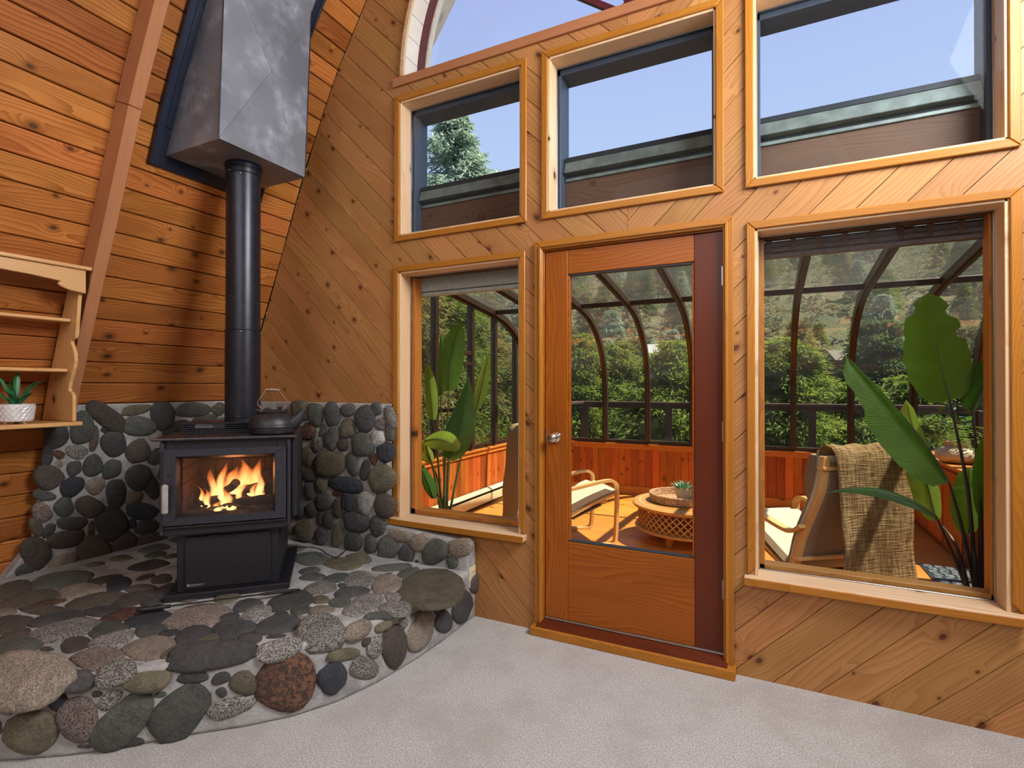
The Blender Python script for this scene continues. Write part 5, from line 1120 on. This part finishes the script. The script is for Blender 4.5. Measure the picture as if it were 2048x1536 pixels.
for k in range(6):
    for j in range(46):
        a = 2*pi*(j+.5*(k % 2))/46; R_ = RT_+.002*k; c = Vector((R_*math.cos(a), R_*math.sin(a), .012+.0112*k)); rad_ = Vector((math.cos(a), math.sin(a), 0)); wr_.tube([c+rad_*.0095*math.cos(q)+Vector((0, 0, .0095*math.sin(q))) for q in np.linspace(-1.6, 1.6, 5)], .0018, 4)
        wr_.tube([c-rad_*.0095*math.cos(q)+Vector((0, 0, .0095*math.sin(q))) for q in np.linspace(-1.6, 1.6, 4)], .0018, 4)
obj('rattan_wraps', wr_.mesh('wraps'), M['jamb'], ty)['kind'] = 'stuff'
bk_ = empty('green_book', (-.655, 2.13, .369), .35, 'dark green clothbound book lying in the woven tray under the succulent', 'book')
boxo('cover', -.10, .10, -.07, .07, .0, .003, M['bookgreen'], bk_, bevel=.001); boxo('pages', -.097, .097, -.067, .067, .003, .018, M['paper'], bk_, bevel=.001); boxo('cover', -.10, .10, -.07, .07, .018, .021, M['bookgreen'], bk_, bevel=.001)
sc_p = empty('succulent', (-.665, 2.17, .391), 0, 'small rosette succulent in a cream pot on the green book', 'plant')
obj('pot', MB().lathe([(.030, 0), (.040, .004), (.052, .030), (.055, .060), (.056, .075), (.050, .075), (.048, .066), (.001, .066)], 28).mesh('pot', smooth=True), M['terra'], sc_p)
for rg, (nl, rr, up, ln) in enumerate(((9, .02, .035, .075), (8, .015, .05, .06), (6, .01, .062, .042), (4, .006, .066, .025))):
    for k in range(nl):
        a = 2*pi*k/nl+rg*.4; d = Vector((math.cos(a), math.sin(a), 0)); b_ = d*rr+Vector((0, 0, .066)); tip = d*(rr+ln)+Vector((0, 0, .066+up*.8)); obj('leaf', leaf_mesh(b_, b_+d*ln*.6+Vector((0, 0, up*.1)), tip, .026, (-d.y, d.x, 0), .35, 'lance', 6), M['succ'], sc_p)
sc_p.scale = (1.4, 1.4, 1.4)
# ================================================================== BIG LEAF PLANTS
def bird_plant(name, loc, label, stalks, pot_r, base_h):
    pl = empty(name, loc, 0, label, 'plant', 'potted bird of paradise plants'); I = Matrix.Translation(-Vector(loc))
    obj('pot', MB().lathe([(pot_r*.75, 0), (pot_r*.95, .10), (pot_r, .24), (pot_r*1.03, .26), (pot_r*.92, .26), (pot_r*.9, .22), (.001, .22)], 28).mesh('pot', smooth=True), M['terra'], pl)
    for q in stalks:
        root = Vector(loc)+Vector((random.uniform(-.03, .03), random.uniform(-.03, .03), .2)); b, c_, t, wd, sd = [Vector(v) if hasattr(v, '__len__') else v for v in q[:5]]; mt = q[5]; kw = q[6] if len(q) > 6 else {}
        mid = q[7] if len(q) > 7 else root.lerp(b, .5)+Vector((0, 0, .12)); ps = spline([root, mid, b], 7)
        obj('stalk', MB().tube(ps, [.013-.009*i/(len(ps)-1) for i in range(len(ps))], 8).mesh('stalk', smooth=True), M[kw.pop('sm', 'stalk')] if 'sm' in kw else M['stalk'], pl, mw=I)
        lf = obj('leaf', leaf_mesh(b, c_, t, wd, sd, **kw), M[mt], pl, mw=I)
        rib_ = [Vector(b)*(1-u)**2+Vector(c_)*2*u*(1-u)+Vector(t)*u*u for u in np.linspace(0, .97, 12)]
        obj('midrib', MB().tube(rib_, [.0045-.0035*i/11 for i in range(12)], 6).mesh('mr', smooth=True), M['stalk'], lf)
    return pl
S = _rt.copy()     # leaves face roughly towards the windows
def L3(b, c, t, y, dy=(0, 0, 0)): return at(*b, y=y+dy[0]), at(*c, y=y+dy[1]), at(*t, y=y+dy[2])
lp = []
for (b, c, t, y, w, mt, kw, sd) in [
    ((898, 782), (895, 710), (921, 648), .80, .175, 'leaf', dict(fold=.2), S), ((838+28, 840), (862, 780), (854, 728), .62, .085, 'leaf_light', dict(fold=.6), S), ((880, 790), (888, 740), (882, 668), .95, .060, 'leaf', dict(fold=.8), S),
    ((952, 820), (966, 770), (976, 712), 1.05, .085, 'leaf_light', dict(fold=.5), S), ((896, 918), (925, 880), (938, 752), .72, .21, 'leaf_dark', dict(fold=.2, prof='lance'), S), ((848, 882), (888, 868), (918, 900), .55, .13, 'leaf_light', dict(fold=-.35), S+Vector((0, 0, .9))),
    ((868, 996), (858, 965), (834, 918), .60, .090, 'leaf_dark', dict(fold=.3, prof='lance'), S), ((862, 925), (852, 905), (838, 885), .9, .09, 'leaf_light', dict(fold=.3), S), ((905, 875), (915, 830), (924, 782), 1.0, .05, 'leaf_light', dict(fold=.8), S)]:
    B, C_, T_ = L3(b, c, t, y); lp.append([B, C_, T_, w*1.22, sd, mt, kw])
bird_plant('bird_of_paradise', (-2.38, .84, 0), 'tall bird of paradise plant with paddle leaves behind the lower left window', lp, .17, .2)
rp = []
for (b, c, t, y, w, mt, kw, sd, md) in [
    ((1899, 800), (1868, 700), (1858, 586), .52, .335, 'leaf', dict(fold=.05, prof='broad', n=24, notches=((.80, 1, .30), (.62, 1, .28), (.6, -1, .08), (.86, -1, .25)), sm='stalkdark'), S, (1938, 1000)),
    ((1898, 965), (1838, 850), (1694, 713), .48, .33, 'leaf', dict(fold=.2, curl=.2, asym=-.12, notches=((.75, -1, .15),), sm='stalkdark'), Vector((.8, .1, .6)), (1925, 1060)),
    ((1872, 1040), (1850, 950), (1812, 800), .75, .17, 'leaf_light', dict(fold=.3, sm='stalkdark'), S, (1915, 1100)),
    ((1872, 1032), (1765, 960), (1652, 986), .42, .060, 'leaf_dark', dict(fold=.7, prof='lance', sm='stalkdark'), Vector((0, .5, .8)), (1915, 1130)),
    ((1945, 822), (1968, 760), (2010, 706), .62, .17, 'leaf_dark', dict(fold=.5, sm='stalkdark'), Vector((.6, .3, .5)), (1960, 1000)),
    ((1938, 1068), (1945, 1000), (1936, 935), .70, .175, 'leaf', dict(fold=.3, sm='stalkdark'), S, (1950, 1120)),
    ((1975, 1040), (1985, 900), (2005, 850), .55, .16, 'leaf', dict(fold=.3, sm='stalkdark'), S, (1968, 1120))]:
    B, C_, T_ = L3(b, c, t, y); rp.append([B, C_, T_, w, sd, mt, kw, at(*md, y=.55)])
bird_plant('bird_of_paradise', (.985, .62, 0), 'bird of paradise plant with a torn broad leaf at the right of the large window', rp, .17, .2)
# ================================================================== RIGHT LEDGE, POTS, MAT
lg = empty('plant_ledge', (1.65, 3.1, 0), 0, 'low reddish cedar cabinet ledge carrying the potted fern', 'cabinet')
boxo('top_board', -.28, .30, -.72, .85, .735, .762, M['orange_trim'], lg); boxo('carcass', -.25, .29, -.69, .85, .0, .735, M['wainscot'], lg)
for k in range(3): boxo('door_panel', -.262, -.25, -.66+k*.5, -.20+k*.5, .05, .70, M['wainscot'], lg, bevel=.004)
fp = empty('potted_fern', (1.49, 2.88, .762), 0, 'leafy fern in a squat cream stoneware pot on the ledge', 'plant')
obj('pot', MB().lathe([(.07, 0), (.12, .010), (.158, .055), (.158, .085), (.125, .125), (.085, .135), (.080, .145), (.082, .18), (.074, .18), (.07, .15), (.001, .15)], 36).mesh('pot', smooth=True), M['terra'], fp)
for k in range(26):
    a = 2*pi*k/26+random.random()*.3; ln = random.uniform(.16, .30); d = Vector((math.cos(a), math.sin(a), 0)); up = random.uniform(.03, .16); fb = MB(); pts_ = [Vector((0, 0, .16))+d*ln*t+Vector((0, 0, up*math.sin(pi*min(1, t*.85))*1.2-(.06*t*t))) for t in np.linspace(0, 1, 12)]
    for j in range(1, 12):
        p = pts_[j]; t_ = (pts_[j]-pts_[j-1]).normalized(); sd = t_.cross(Vector((0, 0, 1))).normalized(); l2 = .035*math.sin(pi*(j/12*.85+.12))
        for s_ in (-1, 1): q_ = p+sd*s_*l2+t_*.008; fb.add([p-t_*.004, p+t_*.006, q_], [(0, 1, 2)])
    fb.tube(pts_, .0012, 4); obj('frond', fb.mesh('frond'), M['fern'], fp)
p2 = empty('stoneware_pot', (1.80, 2.72, .762), 0, 'cream stoneware pot with a trailing plant at the far right end of the ledge', 'plant')
obj('pot', MB().lathe([(.05, 0), (.09, .01), (.12, .07), (.11, .14), (.08, .17), (.07, .17), (.001, .14)], 28).mesh('pot', smooth=True), M['terra'], p2)
for k in range(9):
    a = 2*pi*k/9; d = Vector((math.cos(a), math.sin(a), 0)); obj('leaf', leaf_mesh((0, 0, .15), d*.08+Vector((0, 0, .32)), d*.2+Vector((0, 0, .25)), .08, (-d.y, d.x, 0), .2, 'paddle', 8), M['leaf'], p2)
hpz = empty('trailing_plant', (1.62, 3.42, .762), 0, 'bushy houseplant with broad dark leaves behind the fern', 'plant')
obj('pot', MB().lathe([(.07, 0), (.10, .15), (.09, .15), (.001, .13)], 24).mesh('pot', smooth=True), M['terra'], hpz)
for k in range(16):
    a = 2.4*k; d = Vector((math.cos(a), math.sin(a), 0)); h_ = .25+.03*k; b_ = d*.05+Vector((0, 0, h_)); st2 = obj('leaf', leaf_mesh(b_, b_+d*.1+Vector((0, 0, .06)), b_+d*.2-Vector((0, 0, .02)), .10, (-d.y, d.x, 0), .2, 'paddle', 8), M['leaf_dark'], hpz); 
obj('stem', MB().tube([(0, 0, .12), (.01, 0, .4), (0, 0, .72)], .008, 6).mesh('st'), M['stalk'], hpz)
mt_ = empty('doormat', (1.62, 2.12, 0), 0, 'blue grey pebble textured doormat on the sunroom floor', 'mat')
boxo('base', -.52, .40, -.42, .24, .001, .008, M['flashdark'], mt_)
for r in range(9):
    for c in range(13): boxo('pebble', -.50+c*.069+.015*(r % 2), -.50+c*.069+.054+.015*(r % 2), -.405+r*.071, -.405+r*.071+.058, .008, .014, M['slat_mat'], mt_, bevel=.005)
# ================================================================== DECK RAIL
rl = empty('deck_railing', (-.5, 5.6, 0), 0, 'dark timber deck railing outside the curved glass', 'railing'); RI = Matrix.Translation((.5, -5.6, 0))
def rb(nm, *q): o = lboard(nm, *q, M['railwood'], rl, .004); o.matrix_basis = RI @ o.matrix_basis
rb('top_rail', -2.80, 4.6, 5.53, 5.67, 1.135, 1.175); rb('sub_rail', -2.78, 4.6, 5.58, 5.62, 1.07, 1.135)
rb('top_rail', -2.85, -2.71, 4.4, 5.60, 1.135, 1.175)
for xx in (-2.72, -1.35, -.05, .60, 1.55, 2.9, 4.3): rb('post', xx-.045, xx+.045, 5.555, 5.645, -.2, 1.135)
rb('post', -2.83, -2.74, 4.45, 4.54, -.2, 1.135)
dk = empty('deck_floor'); structure(dk, 'outdoor deck boards beyond the sunroom')
for k in range(11): lboard('plank', -3.0, 4.6, 4.16+k*.145, 4.295+k*.145, -.24, -.20, M['railwood'], dk)
# ================================================================== LAND, HILLSIDE, TREES, HOUSES
NXh, NYh = 90, 70; vs = []
for j in range(NYh+1):
    for i in range(NXh+1):
        ang = -1.35+2.6*i/NXh; r = 6+ (j/NYh)**1.9*300; x = math.sin(ang)*r-.5; y_ = math.cos(ang)*r+1
        h = -4.5-3.5*min(1, max(0, (r-8)/25))
        if r > 34: h += (r-34)*.47*(1-.15*math.sin(ang*3+1))*min(1, (330-r)/200)
        h += 1.5*math.sin(x*.09+1)*math.cos(y_*.07)*min(1, r/80)+2.5*math.sin(x*.03)*min(1, r/120)
        vs.append((x, y_, h))
hill = obj('hillside', MB().add(vs, [(j*(NXh+1)+i, j*(NXh+1)+i+1, (j+1)*(NXh+1)+i+1, (j+1)*(NXh+1)+i) for j in range(NYh) for i in range(NXh)]).mesh('hillside', smooth=True), M['hill']); structure(hill, 'hazy green and brown hillside rising across the valley')
def hillz(x, y):
    r = math.hypot(x+.5, y-1); ang = math.atan2(x+.5, y-1); h = -4.5-3.5*min(1, max(0, (r-8)/25))
    if r > 34: h += (r-34)*.47*(1-.15*math.sin(ang*3+1))*min(1, (330-r)/200)
    return h+1.5*math.sin(x*.09+1)*math.cos(y*.07)*min(1, r/80)+2.5*math.sin(x*.03)*min(1, r/120)
def crown_mesh(seed, H, R, n, leaf, base=.06, droop=.35, sparse=1.0):
    """conifer crown of sprays: many small leaf cards hung on drooping boughs"""
    r_ = np.random.RandomState(seed); nb = int(230*sparse); V = []; 
    bt = r_.rand(nb)**.8; bz = H*(base+(1-base)*bt); bl_ = R*(1-bt)**.75*(.65+.5*r_.rand(nb))+.10*R; ba = r_.rand(nb)*2*pi
    per = n//nb
    for k in range(nb):
        s_ = r_.rand(per)**.6; a = ba[k]+r_.randn(per)*.10; rad = bl_[k]*s_; w = .26*bl_[k]+.07*R
        cx = np.cos(a)*rad+r_.randn(per)*w*.35; cy = np.sin(a)*rad+r_.randn(per)*w*.35; cz = bz[k]+.10*bl_[k]*s_-droop*bl_[k]*s_**2-np.abs(r_.randn(per))*w*.35
        d = np.stack([np.cos(a)+r_.randn(per)*.5, np.sin(a)+r_.randn(per)*.5, -.35+r_.randn(per)*.45], 1); d /= np.linalg.norm(d, axis=1)[:, None]
        e2 = np.cross(d, r_.randn(per, 3)); e2 /= np.linalg.norm(e2, axis=1)[:, None]+1e-6
        l = leaf*(.6+.8*r_.rand(per))[:, None]; c = np.stack([cx, cy, cz], 1)
        V.append(np.stack([c-e2*l*.16, c+e2*l*.16, c+d*l], 1))
    V = np.concatenate(V).reshape(-1, 3); nt = len(V)//3; me = bpy.data.meshes.new('crown'); me.vertices.add(len(V)); me.vertices.foreach_set('co', V.ravel().astype(np.float32))
    me.loops.add(nt*3); me.loops.foreach_set('vertex_index', np.arange(nt*3, dtype=np.int32)); me.polygons.add(nt); me.polygons.foreach_set('loop_start', np.arange(0, nt*3, 3, dtype=np.int32)); me.update(); me.validate(); return me
CM = {'near_a': crown_mesh(1, 8, 2.3, 90000, .115), 'near_b': crown_mesh(2, 7, 2.6, 90000, .12, droop=.2), 'mid': crown_mesh(3, 10, 2.6, 60000, .20), 'far': crown_mesh(4, 12, 3.6, 12000, .62), 'tall': crown_mesh(5, 9, 3.3, 34000, .26, base=.0, droop=.12, sparse=.75)}
TR = {k: MB().tube([(0, 0, -.5), (0, 0, h*.5), (0, 0, h)], [h*.018, h*.012, .01], 7).mesh('trunk', smooth=True) for k, h in (('near_a', 8), ('near_b', 7), ('mid', 10), ('far', 12), ('tall', 9))}
made = {}
def tree(kind, x, y, z, s_, m, label, group, name='conifer_tree'):
    o = empty(name, (x, y, z), random.uniform(0, 6.28), label, 'tree', group); o.scale = (s_, s_, s_*random.uniform(.92, 1.1))
    key = (kind, m)
    if key not in made:
        c = CM[kind].copy(); c.materials.append(M[m]); made[key] = c
    obj('crown', made[key], None, o)['kind'] = 'stuff'; obj('trunk', TR[kind], M['bark'], o)
rt_ = random.Random(3)
# hedge of cedars just below the deck
for i in range(17):
    x = -9+i*1.15+rt_.uniform(-.3, .3); y = 9.2+rt_.uniform(-.8, 1.3); kd_ = rt_.choice(['near_a', 'near_b']); tree(kd_, x, y, -5.2, rt_.uniform(.90, 1.06), rt_.choice(['fol_a', 'fol_a', 'fol_c']), 'bushy green cedar in the hedge just beyond the deck railing', 'cedars beyond the railing')
for i in range(11):
    x = -11+i*2.3+rt_.uniform(-.5, .5); tree('mid', x, 13.5+rt_.uniform(-1, 2), -6.5, rt_.uniform(.78, .98), rt_.choice(['fol_a', 'fol_b', 'fol_c']), 'taller conifer standing behind the cedar hedge', 'conifers behind the hedge')
# trees close outside the left sunroom wall
for (x, y, z, s_, m) in [(-5.6, 2.2, -3.5, .95, 'fol_a'), (-5.9, 4.2, -3.6, 1.0, 'fol_b'), (-6.6, 6.6, -3.8, 1.05, 'fol_a'), (-7.6, 3.2, -4.0, 1.25, 'fol_c'), (-6.9, 8.8, -4.2, 1.1, 'fol_b'), (-8.8, 5.6, -4.2, 1.35, 'fol_a'), (-9.3, 8.2, -4.6, 1.3, 'fol_c')]:
    tree('near_a', x, y, z, s_, m, 'feathery sunlit cedar crowding the left wall of the sunroom', 'cedars beside the left sunroom wall')
for (x, y, s_) in [(4.6, 3.8, .9), (5.6, 6.4, 1.0), (4.8, 8.6, .9)]: tree('near_b', x, y, -4.2, s_, 'fol_c', 'dark cedar outside the right end of the sunroom', 'cedars outside the right end')
p_ = at(908, 214, y=18.5); tree('tall', p_.x, 18.5, p_.z-9.0, 1.0, 'fol_haze', 'tall pale fir rising above the sunroom roof in the small upper window', None, 'tall_fir')
for i in range(250):
    ang = rt_.uniform(-.80, .62); r = 26+rt_.random()**.9*105; x = math.sin(ang)*r; y = math.cos(ang)*r
    if abs(x+9) < 4 and r < 40: continue
    s_ = rt_.uniform(.35, .75); tree('far', x, y, hillz(x, y)-.5, s_, rt_.choice(['fol_a', 'fol_b', 'fol_c', 'fol_haze', 'fol_haze']), 'small conifer scattered on the far hillside', 'trees on the hillside')
# forest cover of the hillside: thousands of small cone-shaped crowns, one object
fr3 = np.random.RandomState(9); V = []
for i in range(5200):
    ang = fr3.uniform(-.95, .8); r = 32+fr3.rand()**.75*190; x = math.sin(ang)*r; y = math.cos(ang)*r
    if math.sin(x*.11+2)*math.cos(y*.08+1)+.5*math.sin(x*.31)*math.sin(y*.27) < -.42 and fr3.rand() < .85: continue
    z = hillz(x, y)-.3; h = fr3.uniform(2.2, 6.5); w_ = h*fr3.uniform(.22, .4); n_ = 34
    t_ = fr3.rand(n_)**.8; a_ = fr3.rand(n_)*6.283; rr = w_*(1-t_)*(.5+.6*fr3.rand(n_)); c_ = np.stack([x+np.cos(a_)*rr, y+np.sin(a_)*rr, z+h*t_], 1)
    d_ = np.stack([np.cos(a_), np.sin(a_), -.5+.3*fr3.randn(n_)], 1)*(w_*.5*(1.1-t_))[:, None]; e_2 = np.stack([-np.sin(a_), np.cos(a_), .3*fr3.randn(n_)], 1)*(w_*.20*(1.15-t_))[:, None]
    V.append(np.stack([c_-e_2, c_+e_2, c_+d_], 1))
V = np.concatenate(V).reshape(-1, 3); nt = len(V)//3; me = bpy.data.meshes.new('forest'); me.vertices.add(len(V)); me.vertices.foreach_set('co', V.ravel().astype(np.float32))
me.loops.add(nt*3); me.loops.foreach_set('vertex_index', np.arange(nt*3, dtype=np.int32)); me.polygons.add(nt); me.polygons.foreach_set('loop_start', np.arange(0, nt*3, 3, dtype=np.int32)); me.update(); me.validate()
M['forest'] = foliage('hill_forest', (.055, .075, .035), (.17, .155, .075), (.2, .22, .08), .25)
fo = obj('hillside_forest', me, M['forest']); tag(fo, 'dense mixed green and brown forest covering the far hillside', 'forest', kind='stuff')
def house(px, py, dist, w, d, h, rz, wallm, roofm, label):
    c = CAM+ray(px, py)*dist; o = empty('house', (c.x, c.y, c.z-h), rz, label, 'house')
    boxo('wall', -w/2, w/2, -d/2, d/2, -3, h, M[wallm], o); obj('roof', MB().prism([(-d/2-.5, h), (d/2+.5, h), (0, h+d*.30)], lambda p: (-w/2-.4, p[0], p[1]), lambda p: (w/2+.4, p[0], p[1])).mesh('roof'), M[roofm], o)
    for k in range(4):
        xx = -w/2+w*(k+.5)/4; f = boxo('window', xx-w*.07, xx+w*.07, -d/2-.05, -d/2+.02, h*.35, h*.8, M['siding'], o, bevel=0); boxo('window_pane', -w*.055, w*.055, -.06, -.04, -h*.19, h*.19, M['darkglass'], f, bevel=0)
house(1362, 716, 55, 7, 5, 3.2, .3, 'siding', 'siding', 'white house on the hillside seen through the top right of the door glass')
house(1712, 722, 42, 3.4, 3, .5, .2, 'brownwood', 'roofshingle', 'house with a tan roof among the trees beyond the large right window')
